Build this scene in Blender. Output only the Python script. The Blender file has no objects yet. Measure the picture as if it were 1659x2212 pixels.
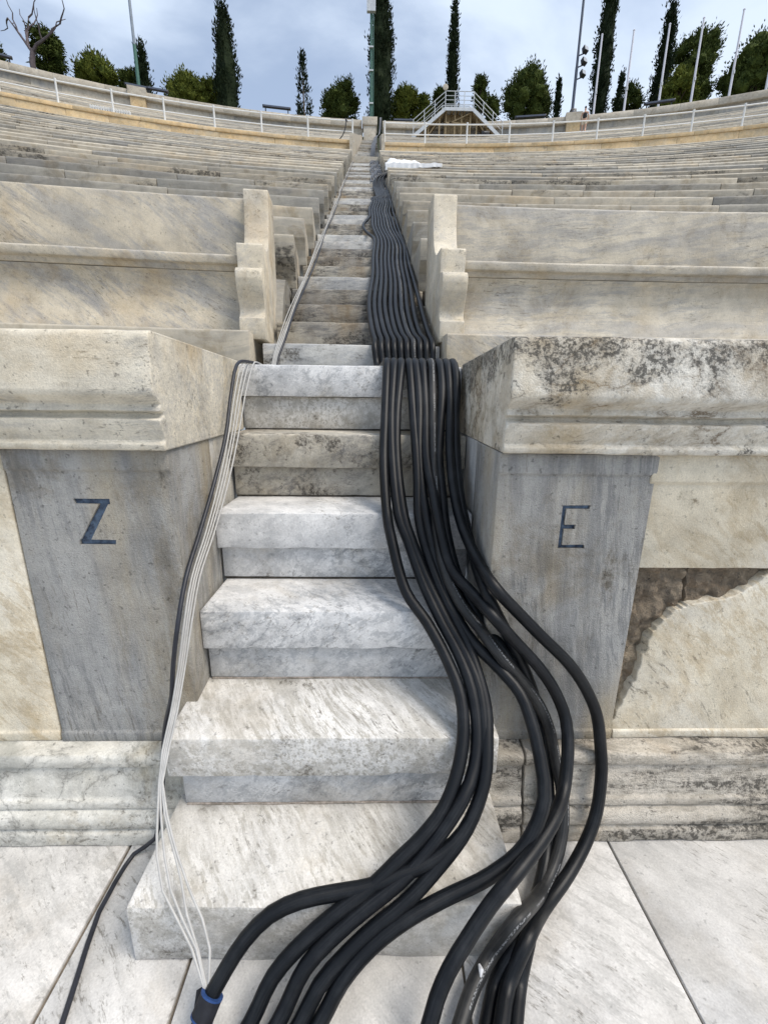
import bpy, bmesh, math, random
from mathutils import Vector, Matrix, noise
R_ = math.radians
SC = bpy.context.scene
COL = SC.collection
random.seed(11)

# ------------------------------------------------------------------ camera
cd = bpy.data.cameras.new('camera'); cam = bpy.data.objects.new('camera', cd); COL.objects.link(cam)
cd.sensor_fit = 'VERTICAL'; cd.sensor_height = 24.0
cd.lens = 24.0 * 918.95 / 2212.0
cd.clip_start = 0.02; cd.clip_end = 2000
YAW, PITCH, ROLL = 1.2272, 14.722, 0.7009
_yaw, _pit = R_(YAW), R_(PITCH)
_f = Vector((math.sin(_yaw)*math.cos(_pit), math.cos(_yaw)*math.cos(_pit), -math.sin(_pit)))
_r = Vector((math.cos(_yaw), -math.sin(_yaw), 0)); _u = _r.cross(_f)
_c, _s = math.cos(R_(ROLL)), math.sin(R_(ROLL))
_r2 = _r*_c + _u*_s; _u2 = -_r*_s + _u*_c
cam.matrix_world = Matrix(((_r2.x, _u2.x, -_f.x, 0.1221), (_r2.y, _u2.y, -_f.y, -0.7952), (_r2.z, _u2.z, -_f.z, 1.4377), (0, 0, 0, 1)))
SC.camera = cam

# ------------------------------------------------------------------ sky, sun, exposure
SUN_EL, SUN_AZ = 57.0, 116.0        # azimuth from +Y towards +X: to the right of the camera, a little behind it
w = bpy.data.worlds.new('World'); SC.world = w; w.use_nodes = True
nt = w.node_tree; nt.nodes.clear()
def wn(t, **k):
    n = nt.nodes.new(t)
    for a, b in k.items(): setattr(n, a, b)
    return n
sky = wn('ShaderNodeTexSky', sky_type='NISHITA', sun_disc=False, sun_elevation=R_(SUN_EL), sun_rotation=R_(SUN_AZ),
         air_density=1.0, dust_density=2.2, ozone_density=1.6)
tcw = wn('ShaderNodeTexCoord')
mpw = wn('ShaderNodeMapping'); mpw.inputs['Scale'].default_value = (1.0, 1.0, 2.2); mpw.inputs['Location'].default_value = (3.1, 0.4, 1.7)
nw = wn('ShaderNodeTexNoise'); nw.inputs['Scale'].default_value = 2.3; nw.inputs['Detail'].default_value = 7; nw.inputs['Roughness'].default_value = .52; nw.inputs['Distortion'].default_value = .35
rw = wn('ShaderNodeMapRange', interpolation_type='SMOOTHSTEP'); rw.inputs['From Min'].default_value = .36; rw.inputs['From Max'].default_value = .64
rw.inputs['To Min'].default_value = .34; rw.inputs['To Max'].default_value = .97
mxw = wn('ShaderNodeMix', data_type='RGBA'); mxw.inputs['B'].default_value = (4.6, 5.3, 6.3, 1)
bgw = wn('ShaderNodeBackground'); bgw.inputs['Strength'].default_value = .105
ow = wn('ShaderNodeOutputWorld')
L = nt.links.new
L(tcw.outputs['Generated'], mpw.inputs['Vector']); L(mpw.outputs['Vector'], nw.inputs['Vector']); L(nw.outputs['Fac'], rw.inputs['Value'])
L(rw.outputs['Result'], mxw.inputs['Factor']); L(sky.outputs['Color'], mxw.inputs['A']); L(mxw.outputs['Result'], bgw.inputs['Color']); L(bgw.outputs['Background'], ow.inputs['Surface'])
sd = bpy.data.lights.new('sun', 'SUN'); sun = bpy.data.objects.new('sun', sd); COL.objects.link(sun)
sd.energy = 1.85; sd.angle = R_(28); sd.color = (1, .93, .83)
_sv = Vector((math.sin(R_(SUN_AZ))*math.cos(R_(SUN_EL)), math.cos(R_(SUN_AZ))*math.cos(R_(SUN_EL)), math.sin(R_(SUN_EL))))
sun.rotation_euler = _sv.to_track_quat('Z', 'Y').to_euler()
SC.view_settings.view_transform = 'Standard'; SC.view_settings.look = 'None'; SC.view_settings.gamma = 1.0
SC.view_settings.use_curve_mapping = False; SC.view_settings.exposure = 0.77

SC.cycles.max_bounces = 5; SC.cycles.diffuse_bounces = 3; SC.cycles.glossy_bounces = 2; SC.cycles.transmission_bounces = 2; SC.cycles.transparent_max_bounces = 4

# ------------------------------------------------------------------ object helpers
def link(o, parent=None, **tags):
    COL.objects.link(o)
    if parent is not None: o.parent = parent
    for k, v in tags.items():
        if v is not None: o['category' if k == 'cat' else k] = v
    return o
def empty(name, loc=(0, 0, 0), **tags):
    e = bpy.data.objects.new(name, None); e.location = loc; e.empty_display_size = .2
    return link(e, None, **tags)
def mesh(name, V, F, mat, sharp=35, uv=None):
    me = bpy.data.meshes.new(name); me.from_pydata([tuple(v) for v in V], [], F)
    if mat is not None: me.materials.append(mat)
    if uv:
        l = me.uv_layers.new(name='UVMap')
        for p in me.polygons:
            for li, vi in zip(p.loop_indices, p.vertices): l.data[li].uv = uv(p, vi)
    if sharp and len(F) < 4000:
        bm = bmesh.new(); bm.from_mesh(me); bmesh.ops.recalc_face_normals(bm, faces=bm.faces); bm.to_mesh(me); bm.free()
    if sharp:
        me.shade_smooth(); me.set_sharp_from_angle(angle=R_(sharp))
    me.update()
    return me
def ob(name, V, F, mat, parent=None, sharp=35, uv=None, **tags):
    return link(bpy.data.objects.new(name, mesh(name, V, F, mat, sharp, uv)), parent, **tags)
class MB:
    """collects boxes, tubes and prisms into one mesh"""
    def __init__(s): s.V = []; s.F = []
    def add(s, V, F):
        o = len(s.V); s.V += [tuple(v) for v in V]; s.F += [tuple(i+o for i in f) for f in F]; return s
    def box(s, a, b, M=None):
        V = [Vector((x, y, z)) for x in (a[0], b[0]) for y in (a[1], b[1]) for z in (a[2], b[2])]
        if M is not None: V = [M @ v for v in V]
        return s.add(V, [(0, 1, 3, 2), (4, 6, 7, 5), (0, 4, 5, 1), (2, 3, 7, 6), (0, 2, 6, 4), (1, 5, 7, 3)])
    def bar(s, p, q, wd, ht=None, up=(0, 0, 1)):
        p, q = Vector(p), Vector(q); ht = ht or wd; d = (q-p).normalized(); u = Vector(up)
        if abs(d.dot(u)) > .98: u = Vector((0, 1, 0))
        a = d.cross(u).normalized()*wd/2; b = a.cross(d).normalized()*ht/2
        V = [p-a-b, p+a-b, p+a+b, p-a+b, q-a-b, q+a-b, q+a+b, q-a+b]
        return s.add(V, [(0, 3, 2, 1), (4, 5, 6, 7), (0, 1, 5, 4), (1, 2, 6, 5), (2, 3, 7, 6), (3, 0, 4, 7)])
    def tube(s, pts, r, n=8):
        V, F = tube(pts, r, n); return s.add(V, F)
    def build(s, name, mat, parent=None, sharp=35, **tags): return ob(name, s.V, s.F, mat, parent, sharp, **tags)
def tube(pts, r, n=8):
    pts = [Vector(p) for p in pts]; V = []; F = []; m = len(pts); ref = None
    for i, p in enumerate(pts):
        d = (pts[min(i+1, m-1)] - pts[max(i-1, 0)])
        d = d.normalized() if d.length > 1e-9 else Vector((0, 0, 1))
        if ref is None:
            ref = d.orthogonal().normalized()
        ref = (ref - d*ref.dot(d)); ref = ref.normalized() if ref.length > 1e-6 else d.orthogonal().normalized()
        b = d.cross(ref); rr = r[i] if isinstance(r, (list, tuple)) else r
        for k in range(n):
            a = 2*math.pi*k/n; V.append(p + ref*(math.cos(a)*rr) + b*(math.sin(a)*rr))
    for i in range(m-1):
        for k in range(n): F.append((i*n+k, i*n+(k+1) % n, (i+1)*n+(k+1) % n, (i+1)*n+k))
    F.append(tuple(range(n-1, -1, -1))); F.append(tuple(range((m-1)*n, m*n)))
    return V, F
def spline(P, step=.03):
    """centripetal-ish Catmull-Rom through P, resampled about every step metres"""
    P = [Vector(p) for p in P]; P = [2*P[0]-P[1]] + P + [2*P[-1]-P[-2]]; out = []
    for i in range(1, len(P)-2):
        p0, p1, p2, p3 = P[i-1:i+3]
        t0 = 0; t1 = t0 + max((p1-p0).length, 1e-5)**.5; t2 = t1 + max((p2-p1).length, 1e-5)**.5; t3 = t2 + max((p3-p2).length, 1e-5)**.5
        k = max(1, int((p2-p1).length/step))
        for j in range(k):
            t = t1 + (t2-t1)*j/k
            a1 = p0*((t1-t)/(t1-t0)) + p1*((t-t0)/(t1-t0)); a2 = p1*((t2-t)/(t2-t1)) + p2*((t-t1)/(t2-t1)); a3 = p2*((t3-t)/(t3-t2)) + p3*((t-t2)/(t3-t2))
            b1 = a1*((t2-t)/(t2-t0)) + a2*((t-t0)/(t2-t0)); b2 = a2*((t3-t)/(t3-t1)) + a3*((t-t1)/(t3-t1))
            out.append(b1*((t2-t)/(t2-t1)) + b2*((t-t1)/(t2-t1)))
    out.append(P[-2]); return out
def nz(v, s=1.0, o=0.0): return noise.noise(Vector((v[0]*s+o, v[1]*s-o*.7, v[2]*s+o*.3)))

def sweep(prof, ss, fmap, bev=.006, chip=0.0, rough=0.0, seed=0.0, endbev=True, fine=9.0):
    """carve a stone: profile polygon (u,z) swept over the stations ss; arrises are rounded by bev and chipped"""
    n = len(prof); P = [Vector(p) for p in prof]
    area = sum(P[i].x*P[(i+1) % n].y - P[(i+1) % n].x*P[i].y for i in range(n))
    if area < 0: P.reverse()
    bv = bev if isinstance(bev, (list, tuple)) else [bev]*n
    if area < 0: bv = list(reversed(bv))
    st = []
    if endbev:
        e = min(max(bv), .0045, (ss[-1]-ss[0])*.2)
        st = [(ss[0], e), (ss[0]+e*.35, e*.3), (ss[0]+e, 0)] + [(s, 0) for s in ss[1:-1] if ss[0]+e*1.5 < s < ss[-1]-e*1.5] + [(ss[-1]-e, 0), (ss[-1]-e*.35, e*.3), (ss[-1], e)]
    else: st = [(s, 0) for s in ss]
    V = []; F = []; m = 0
    for s, ins in st:
        row = []
        for i in range(n):
            p, a, b = P[i], P[i-1], P[(i+1) % n]
            da, db = (a-p), (b-p); la, lb = da.length, db.length; da /= la; db /= lb
            na = Vector((-(p-a).y, (p-a).x)).normalized(); nb = Vector((-(b-p).y, (b-p).x)).normalized()   # inward for CCW
            mi = (na+nb); mi = mi/max(mi.dot(na), .3) if mi.length > 1e-6 else na
            q = p + mi*ins
            if bv[i] <= 0: row.append(q); continue
            k = bv[i]
            if chip:
                c = nz((s*fine, i*3.7+seed, seed*1.3)); c2 = nz((s*fine*4.1, i*5.1-seed, seed)); k *= 1 + chip*max(0, c*1.6 + c2*.8 - .1)
            ka, kb = min(k, la*.45), min(k, lb*.45)
            row += [q+da*ka, q+(da*ka+db*kb)*.29, q+db*kb]
        m = len(row)
        for r in row:
            w_ = Vector(fmap(s, r.x, r.y))
            if rough: w_ += Vector((nz(w_, 14, seed), nz(w_, 14, seed+9), nz(w_, 14, seed+21)))*rough + Vector((nz(w_, 3, seed+5), nz(w_, 3, seed+7), nz(w_, 3, seed+3)))*rough*1.5
            V.append(w_)
    for k in range(len(st)-1):
        for i in range(m): F.append((k*m+i, k*m+(i+1) % m, (k+1)*m+(i+1) % m, (k+1)*m+i))
    e0 = (len(st)-1)*m
    if n > 6:
        from mathutils.geometry import tessellate_polygon
        for t3 in tessellate_polygon([[Vector((r.x, r.y, 0)) for r in row]]): F.insert(0, tuple(t3)); F.insert(0, tuple(e0+q_ for q_ in reversed(t3)))
    else: F.insert(0, tuple(range(m-1, -1, -1))); F.insert(0, tuple(e0+i for i in range(m)))
    # orientation: make the normals point outwards
    c = sum((v for v in V), Vector())/len(V); f = F[len(F)//2]
    tot = 0.0
    for f in F[-m*(len(st)-1):]:
        a, b, d = V[f[0]], V[f[1]], V[f[2]]; nn = (b-a).cross(d-a); tot += nn.dot((a+d)/2-c)
    if tot < 0: F = [tuple(reversed(f)) for f in F]
    return V, F
def lin(a, b, step): k = max(2, int(abs(b-a)/step)+1); return [a+(b-a)*i/(k-1) for i in range(k)]

# ------------------------------------------------------------------ materials
def mat_new(name):
    m = bpy.data.materials.new(name); m.use_nodes = True; t = m.node_tree; t.nodes.clear()
    o = t.nodes.new('ShaderNodeOutputMaterial'); b = t.nodes.new('ShaderNodeBsdfPrincipled'); t.links.new(b.outputs[0], o.inputs[0])
    def N(ty, **k):
        n = t.nodes.new(ty)
        for a, v in k.items():
            if a.startswith('i_'): n.inputs[a[2:].replace('_', ' ')].default_value = v
            else: setattr(n, a, v)
        return n
    return m, t, b, N, t.links.new
def rgba(c): return (c[0], c[1], c[2], 1)
def marble(name, base, alt, vein, vein_amt=.6, vscale=2.5, vrot=(.3, .5, .6), stretch=(1, 3, 3), band=.35, band_col=None, bandscale=2.0,
           stain=(.03, .027, .022), stain_amt=0.0, sscale=4.0, szr=None, ochre=None, ochre_amt=0.0, ochre_scale=2.0, ostretch=(1, 1, .6), streak=.35, warp=1.0, lite=False, dash=.7, dashcol=(.14, .125, .10), sstretch=(1, 1, 1), grime=(.62, .55, .44), grime_amt=.45, speck=.25, rough=.6, bump=.25, tool=0.0, var=0.0, veinw=.035, crack=0.0):
    m, t, b, N, K = mat_new(name)
    tc = N('ShaderNodeTexCoord'); oi = N('ShaderNodeObjectInfo')
    off = N('ShaderNodeVectorMath', operation='SCALE'); off.inputs[0].default_value = (31.7, 17.3, 23.9); K(oi.outputs['Random'], off.inputs['Scale'])
    co = N('ShaderNodeVectorMath', operation='ADD'); K(tc.outputs['Object'], co.inputs[0]); K(off.outputs[0], co.inputs[1])
    P = co.outputs[0]
    mp = N('ShaderNodeMapping'); mp.inputs['Rotation'].default_value = vrot; K(P, mp.inputs['Vector'])
    wz = N('ShaderNodeTexNoise', i_Scale=vscale*.9, i_Detail=3.0); K(mp.outputs[0], wz.inputs['Vector'])
    ws = N('ShaderNodeVectorMath', operation='SCALE'); ws.inputs['Scale'].default_value = .66/vscale*warp
    wc = N('ShaderNodeVectorMath', operation='SUBTRACT'); wc.inputs[1].default_value = (.5, .5, .5); K(wz.outputs['Color'], wc.inputs[0]); K(wc.outputs[0], ws.inputs[0])
    wa = N('ShaderNodeVectorMath', operation='ADD'); K(mp.outputs[0], wa.inputs[0]); K(ws.outputs[0], wa.inputs[1])
    st = N('ShaderNodeVectorMath', operation='MULTIPLY'); st.inputs[1].default_value = stretch; K(wa.outputs[0], st.inputs[0])
    Q = st.outputs[0]
    def ns(vec, sc, det=5.0, ro=.55, dist=0.0):
        n = N('ShaderNodeTexNoise', i_Scale=sc, i_Detail=det, i_Roughness=ro, i_Distortion=dist); K(vec, n.inputs['Vector']); return n.outputs['Fac']
    def mr(v, a, c, lo=0.0, hi=1.0, smooth=True):
        n = N('ShaderNodeMapRange', interpolation_type='SMOOTHSTEP' if smooth else 'LINEAR'); K(v, n.inputs['Value'])
        for q, x in zip(('From Min', 'From Max', 'To Min', 'To Max'), (a, c, lo, hi)): n.inputs[q].default_value = x
        return n.outputs['Result']
    def mu(a, c, op='MULTIPLY'):
        n = N('ShaderNodeMath', operation=op)
        for i, x in enumerate((a, c)):
            if isinstance(x, (int, float)): n.inputs[i].default_value = x
            else: K(x, n.inputs[i])
        return n.outputs[0]
    def mix(A, B, f, mode='MIX'):
        n = N('ShaderNodeMix', data_type='RGBA', blend_type=mode)
        for q, x in (('A', A), ('B', B)):
            if isinstance(x, tuple): n.inputs[q].default_value = rgba(x)
            else: K(x, n.inputs[q])
        if isinstance(f, (int, float)): n.inputs['Factor'].default_value = f
        else: K(f, n.inputs['Factor'])
        return n.outputs['Result']
    col = mix(base, alt, mr(ns(P, 1.3, 6.0, .66, .5), .40, .60))
    # broad grey bedding bands, and finer streaks along them
    bn = ns(Q, bandscale, 7.0, .7)
    col = mix(col, band_col or vein, mu(mr(bn, .47, .61), band))
    col = mix(col, band_col or vein, mu(mu(mr(ns(Q, bandscale*4.5, 5.0, .8), .49, .58), mr(ns(P, bandscale*.9, 3.0), .36, .56)), streak))
    # dirt caught in short tooling marks
    if not lite: col = mix(col, dashcol, mu(mu(mr(ns(Q, 17.0, 4.0, .8), .55, .66), mr(ns(P, 2.3, 4.0, .65), .46, .62)), dash))
    # veins: a soft halo round a thin uneven core
    vn = mu(ns(Q, vscale, 6.0, .6), .5, 'SUBTRACT')
    va = N('ShaderNodeMath', operation='ABSOLUTE'); K(vn, va.inputs[0])
    vl = mu(mu(mr(va.outputs[0], 0.0, veinw*.45, 1.0, 0.0), .55), mu(mr(va.outputs[0], 0.0, veinw*2.4, 1.0, 0.0), .45), 'ADD')
    vm = mr(ns(P, vscale*.7, 3.0, .65), .42, .62)
    col = mix(col, vein, mu(mu(vl, vm), vein_amt))
    if ochre:
        om = N('ShaderNodeVectorMath', operation='MULTIPLY'); om.inputs[1].default_value = ostretch; K(P, om.inputs[0])
        of = mr(ns(om.outputs[0], ochre_scale, 7.0, .62), .62-.35*ochre_amt, .85-.3*ochre_amt)
        col = mix(col, ochre, mu(of, min(1, .35+ochre_amt)))
    if stain_amt > 0:
        sm = N('ShaderNodeVectorMath', operation='MULTIPLY'); sm.inputs[1].default_value = sstretch; K(P, sm.inputs[0])
        s1 = ns(sm.outputs[0], sscale, 7.0, .74)
        if szr:
            sx = N('ShaderNodeSeparateXYZ'); K(tc.outputs['Object'], sx.inputs[0])
            s1 = mu(s1, mr(sx.outputs['Z'], szr[0], szr[1], 0.0, szr[2]), 'ADD')
        sf = mr(s1, .73-.3*stain_amt, .82-.3*stain_amt)
        s2 = mr(ns(P, sscale*14, 3.0, .75), .42, .58, .25, 1.0)
        col = mix(col, stain, mu(mu(sf, s2), .88))
    else: sf = None
    col = mix(col, grime, mu(mr(ns(P, 3.1, 6.0, .74, .4), .5, .66), grime_amt), 'MULTIPLY')
    if crack > 0:
        cm = ns(Q, vscale*.35, 8.0, .62); cb = N('ShaderNodeMath', operation='ABSOLUTE'); K(mu(cm, .47, 'SUBTRACT'), cb.inputs[0])
        cf = mu(mr(cb.outputs[0], 0.0, .006, 1.0, 0.0), mr(ns(P, 2.2, 2.0), .45, .6))
        col = mix(col, (.05, .045, .04), mu(cf, crack))
    # grain, specks, grime
    if not lite: col = mix(col, (0, 0, 0), mu(mr(ns(P, 55.0, 2.0, .7), .62, .74), speck))
    g = None if lite else mr(ns(P, 190.0, 2.0), .3, .7, .88, 1.07, False)
    g2 = mr(ns(P, 7.0, 6.0, .72), .32, .68, .78, 1.10, False)
    gg = g2 if lite else mu(g, g2)
    if var: gg = mu(gg, mr(oi.outputs['Random'], 0, 1, 1-var, 1+var*.6, False))
    gm = N('ShaderNodeVectorMath', operation='SCALE'); K(col, gm.inputs[0]); K(gg, gm.inputs['Scale'])
    K(gm.outputs[0], b.inputs['Base Color'])
    if lite: b.inputs['Roughness'].default_value = rough
    else: K(mr(ns(P, 5.0, 2.0), .3, .7, rough-.12, rough+.15, False), b.inputs['Roughness'])
    h = ns(P, 12.0, 4.0, .7) if lite else mu(mu(ns(P, 60.0, 3.0, .7), .5), mu(ns(P, 9.0, 3.0), .8), 'ADD')
    if tool: h = mu(h, mu(ns(P, 240.0, 3.0, .65), tool), 'ADD')
    if sf is not None: h = mu(h, mu(sf, .25), 'SUBTRACT')
    bp = N('ShaderNodeBump', i_Strength=bump, i_Distance=.012); K(h, bp.inputs['Height']); K(bp.outputs[0], b.inputs['Normal'])
    b.inputs['Specular IOR Level'].default_value = .35
    return m
def plain(name, col, rough=.6, metal=0.0, var=.12, nscale=12.0, bump=.1, col2=None, spec=.4):
    m, t, b, N, K = mat_new(name)
    tc = N('ShaderNodeTexCoord'); n = N('ShaderNodeTexNoise', i_Scale=nscale, i_Detail=6.0, i_Roughness=.65); K(tc.outputs['Object'], n.inputs['Vector'])
    mx = N('ShaderNodeMix', data_type='RGBA'); mx.inputs['A'].default_value = rgba([c*(1-var) for c in col]); mx.inputs['B'].default_value = rgba(col2 or [min(1, c*(1+var)) for c in col])
    r = N('ShaderNodeMapRange'); r.inputs['From Min'].default_value = .35; r.inputs['From Max'].default_value = .68; K(n.outputs['Fac'], r.inputs['Value'])
    K(r.outputs[0], mx.inputs['Factor']); K(mx.outputs['Result'], b.inputs['Base Color'])
    b.inputs['Roughness'].default_value = rough; b.inputs['Metallic'].default_value = metal; b.inputs['Specular IOR Level'].default_value = spec
    if bump:
        bp = N('ShaderNodeBump', i_Strength=bump, i_Distance=.01); K(n.outputs['Fac'], bp.inputs['Height']); K(bp.outputs[0], b.inputs['Normal'])
    return m

WHT, GRY, WARM = (.66, .65, .63), (.30, .31, .33), (.60, .55, .46)
M = {}
M['step'] = marble('white_marble_step', (0.75, 0.745, 0.735), (0.66, 0.655, 0.645), (.25, .26, .27), .85, 3.0, (.2, .5, .7), (1, 3, 3), .45, (.40, .41, .42), 2.4, stain=(.17, .145, .11), stain_amt=0.36, sscale=5, speck=.3, rough=.55, bump=.3, crack=0.6, streak=0.7, grime_amt=0.35, warp=0.6)
M['step_plain'] = marble('pale_marble_tread', (0.74, 0.725, 0.695), (0.65, 0.63, 0.59), (.32, .30, .27), .45, 2.4, (0, .1, 1.0), (1, 6, 5), .7, (.45, .43, .385), 2.6, stain=(.13, .115, .09), stain_amt=0.48, sscale=6, speck=.45, rough=.58, bump=.35, streak=1.0, dash=0.9, grime_amt=0.38, warp=0.3)
M['step_dirty'] = marble('weathered_marble_step', (0.629, 0.590, 0.509), (0.477, 0.440, 0.365), (.09, .09, .10), .8, 4.0, (.1, .35, .4), (1, 2.6, 2.6), .4, (.24, .23, .21), 3.0, stain=(.07, .06, .05), stain_amt=0.74, sscale=6, ochre=(.36, .25, .1), ochre_amt=.3, ochre_scale=3, speck=.5, rough=.65, bump=.4, streak=.5)
M['gang_a'] = marble('gangway_white_step', (0.670, 0.655, 0.614), (0.538, 0.530, 0.499), (.2, .21, .23), .5, 3, (.1, .1, .1), (1, 5, 5), .45, (.31, .32, .34), 2, stain=(.08, .07, .055), stain_amt=0.56, sscale=4, sstretch=(.7, 1, 1.4), ochre=(.24, .155, .06), ochre_amt=.26, ochre_scale=2.2, rough=.6, bump=.3, var=.1, streak=.5, warp=0.4)
M['gang_b'] = marble('gangway_stained_step', (0.477, 0.440, 0.365), (0.335, 0.310, 0.269), (.10, .10, .10), .6, 3, (.05, .1, .05), (1, 6, 6), .7, (.12, .12, .12), 2.4, stain=(.045, .04, .035), stain_amt=.78, sscale=3, sstretch=(.6, 1, 1.6), ochre=(.24, .16, .07), ochre_amt=.42, ochre_scale=2.6, rough=.65, bump=.35, var=.15, streak=.6, warp=0.4)
M['cap_l'] = marble('cream_coping_marble', (0.71, 0.655, 0.54), (0.63, 0.57, 0.45), (.34, .32, .28), .35, 2.6, (0, 0, .08), (1, 6, 6), .4, (.42, .405, .37), 2.0, stain=(.15, .125, .095), stain_amt=0.42, sscale=5, sstretch=(.5, .8, 1.3), ochre=(.44, .31, .14), ochre_amt=0.28, ochre_scale=2.2, ostretch=(.6, 1.4, 1), speck=.5, rough=.6, bump=.3, tool=.5, streak=0.8, grime_amt=0.6, warp=0.4)
M['cap_r'] = marble('lichen_coping_marble', (0.74, 0.71, 0.635), (0.64, 0.585, 0.475), (.17, .125, .075), .95, 3.2, (.1, .2, .45), (1, 2.2, 2.2), .35, (.45, .37, .25), 2.2, stain=(.045, .042, .036), stain_amt=0.56, sscale=5.5, szr=(1.36, 1.60, .15), ochre=(.40, .29, .14), ochre_amt=.3, ochre_scale=3.0, speck=.5, rough=.62, bump=.4, tool=.5, crack=0.7, streak=.35, grime_amt=0.5)
M['pillar'] = marble('grey_pillar_marble', (0.345, 0.345, 0.335), (0.42, 0.41, 0.385), (.54, .52, .47), .35, 2.2, (0, .12, 0), (6, 6, .5), .7, (.225, .228, .228), 1.8, stain=(.14, .125, .10), stain_amt=0.5, sscale=3, sstretch=(2, 2, .5), ochre=(.42, .345, .22), ochre_amt=0.46, ochre_scale=1.5, ostretch=(1.8, 1.8, .4), speck=.45, rough=.74, bump=.42, tool=2.2, streak=0.9, grime_amt=0.6, warp=0.2)
M['pillar_trim'] = marble('smooth_grey_marble', (0.406, 0.410, 0.403), (0.467, 0.460, 0.437), (.56, .56, .55), .4, 2.5, (0, .1, 0), (5, 5, .9), .55, (.28, .29, .305), 3.0, stain=(.18, .135, .085), stain_amt=.3, sscale=4, ochre=(.40, .29, .15), ochre_amt=.22, ochre_scale=3, ostretch=(1.4, 1.4, .3), rough=.6, bump=.25, warp=0.25)
M['jamb'] = marble('pale_jamb_marble', (0.528, 0.510, 0.456), (0.609, 0.565, 0.480), (.34, .34, .34), .3, 2.5, (0, .2, 0), (4, 4, .9), .45, (.38, .395, .41), 2.0, stain=(.2, .15, .09), stain_amt=.36, sscale=5, speck=.35, rough=.68, bump=.35, tool=2.0, warp=0.3)
M['panel'] = marble('cream_wall_panel', (0.72, 0.65, 0.51), (0.76, 0.71, 0.6), (.48, .37, .22), .35, 2.0, (.2, .7, 0), (4, 2, 1), .4, (.54, .45, .31), 1.8, stain=(.2, .16, .1), stain_amt=0.36, sscale=4, ochre=(.48, .35, .17), ochre_amt=0.34, ochre_scale=2.0, ostretch=(1.8, 1.5, .6), speck=.35, rough=.62, bump=.25, tool=1.0, streak=0.7, grime_amt=0.55, warp=0.6)
M['base_l'] = marble('veined_base_marble', (0.7, 0.685, 0.63), (0.58, 0.56, 0.495), (.17, .165, .15), .7, 3.0, (.2, .6, .5), (1.2, 3, 2), .55, (.31, .31, .275), 2.2, stain=(.11, .095, .07), stain_amt=0.48, sscale=4, ochre=(.40, .34, .2), ochre_amt=.25, ochre_scale=2.5, speck=.5, rough=.6, bump=.35, crack=.45, streak=0.7, grime_amt=0.6, sstretch=(0.5, 1, 1.6))
M['base_r'] = marble('grimy_base_marble', (0.66, 0.61, 0.53), (0.62, 0.56, 0.47), (.2, .17, .13), .6, 3.0, (.1, .2, .3), (1, 4, 4), .55, (.25, .225, .18), 2.5, stain=(.055, .05, .042), stain_amt=0.86, sscale=3.6, sstretch=(0.35, 1, 2.2), ochre=(.45, .33, .2), ochre_amt=.28, ochre_scale=3, speck=.6, rough=.7, bump=.6, tool=1.0, crack=.6, streak=.5, grime_amt=0.6)
M['bench_l'] = marble('diagonal_veined_bench_marble', (0.59, 0.525, 0.41), (0.51, 0.46, 0.37), (.29, .29, .295), .5, 1.3, (0, -.6, 0), (.8, 4, 4.5), .62, (.34, .335, .325), 1.2, ochre=(.50, .375, .21), ochre_amt=0.36, ochre_scale=1.5, stain=(.14, .12, .09), stain_amt=.26, sscale=5, speck=.35, rough=.6, bump=.25, streak=0.65, warp=0.4)
M['bench_r'] = marble('wavy_bench_marble', (0.61, 0.555, 0.45), (0.53, 0.48, 0.39), (.29, .28, .27), .55, 1.3, (0, .08, 0), (.6, 4, 5), .6, (.37, .36, .34), 1.2, ochre=(.50, .385, .22), ochre_amt=0.36, ochre_scale=1.4, stain=(.14, .12, .09), stain_amt=.22, sscale=5, speck=.3, rough=.6, bump=.25, streak=0.65, warp=0.45)
M['arm'] = marble('pale_arm_marble', (0.707, 0.635, 0.504), (0.624, 0.555, 0.427), (.38, .36, .33), .4, 2.5, (.1, .5, .1), (1, 3, 2), .35, (.45, .44, .415), 2, ochre=(.50, .385, .25), ochre_amt=.25, ochre_scale=2.5, stain=(.15, .13, .1), stain_amt=0.34, sscale=6, speck=.35, rough=.6, bump=.25, tool=.5, grime_amt=0.5)
M['seat'] = marble('beige_seat_marble', (0.53, 0.475, 0.375), (0.45, 0.405, 0.325), (.24, .24, .24), .5, 1.6, (0, .08, 0), (.5, 4, 6), .45, (.36, .335, .285), 1.2, ochre=(.50, .37, .21), ochre_amt=0.3, ochre_scale=1.0, stain=(.085, .075, .06), stain_amt=0.48, sscale=2.2, sstretch=(.6, 1, 1.5), speck=.3, rough=.65, bump=.25, var=0.24, streak=0.6, grime_amt=0.6, warp=0.35, lite=True)
M['seat_g'] = marble('grey_seat_marble', (0.38, 0.355, 0.3), (0.31, 0.295, 0.258), (.16, .16, .17), .5, 1.6, (0, .1, 0), (.5, 4, 6), .5, (.255, .245, .225), 1.2, ochre=(.42, .325, .2), ochre_amt=0.2, ochre_scale=1.0, stain=(.07, .065, .055), stain_amt=.44, sscale=2.2, sstretch=(.6, 1, 1.5), speck=.3, rough=.65, bump=.25, var=0.24, streak=0.6, grime_amt=0.6, warp=0.35, lite=True)
M['seat_d'] = marble('lichen_seat_marble', (0.45, 0.395, 0.305), (0.35, 0.315, 0.25), (.16, .15, .14), .5, 1.6, (0, .05, 0), (.5, 4, 6), .55, (.24, .235, .22), 1.2, ochre=(.44, .325, .19), ochre_amt=0.2, ochre_scale=1.0, stain=(.04, .036, .03), stain_amt=0.8, sscale=1.8, sstretch=(.6, 1, 1.5), speck=.4, rough=.7, bump=.3, var=0.24, streak=0.6, grime_amt=0.6, warp=0.4, lite=True)
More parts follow.
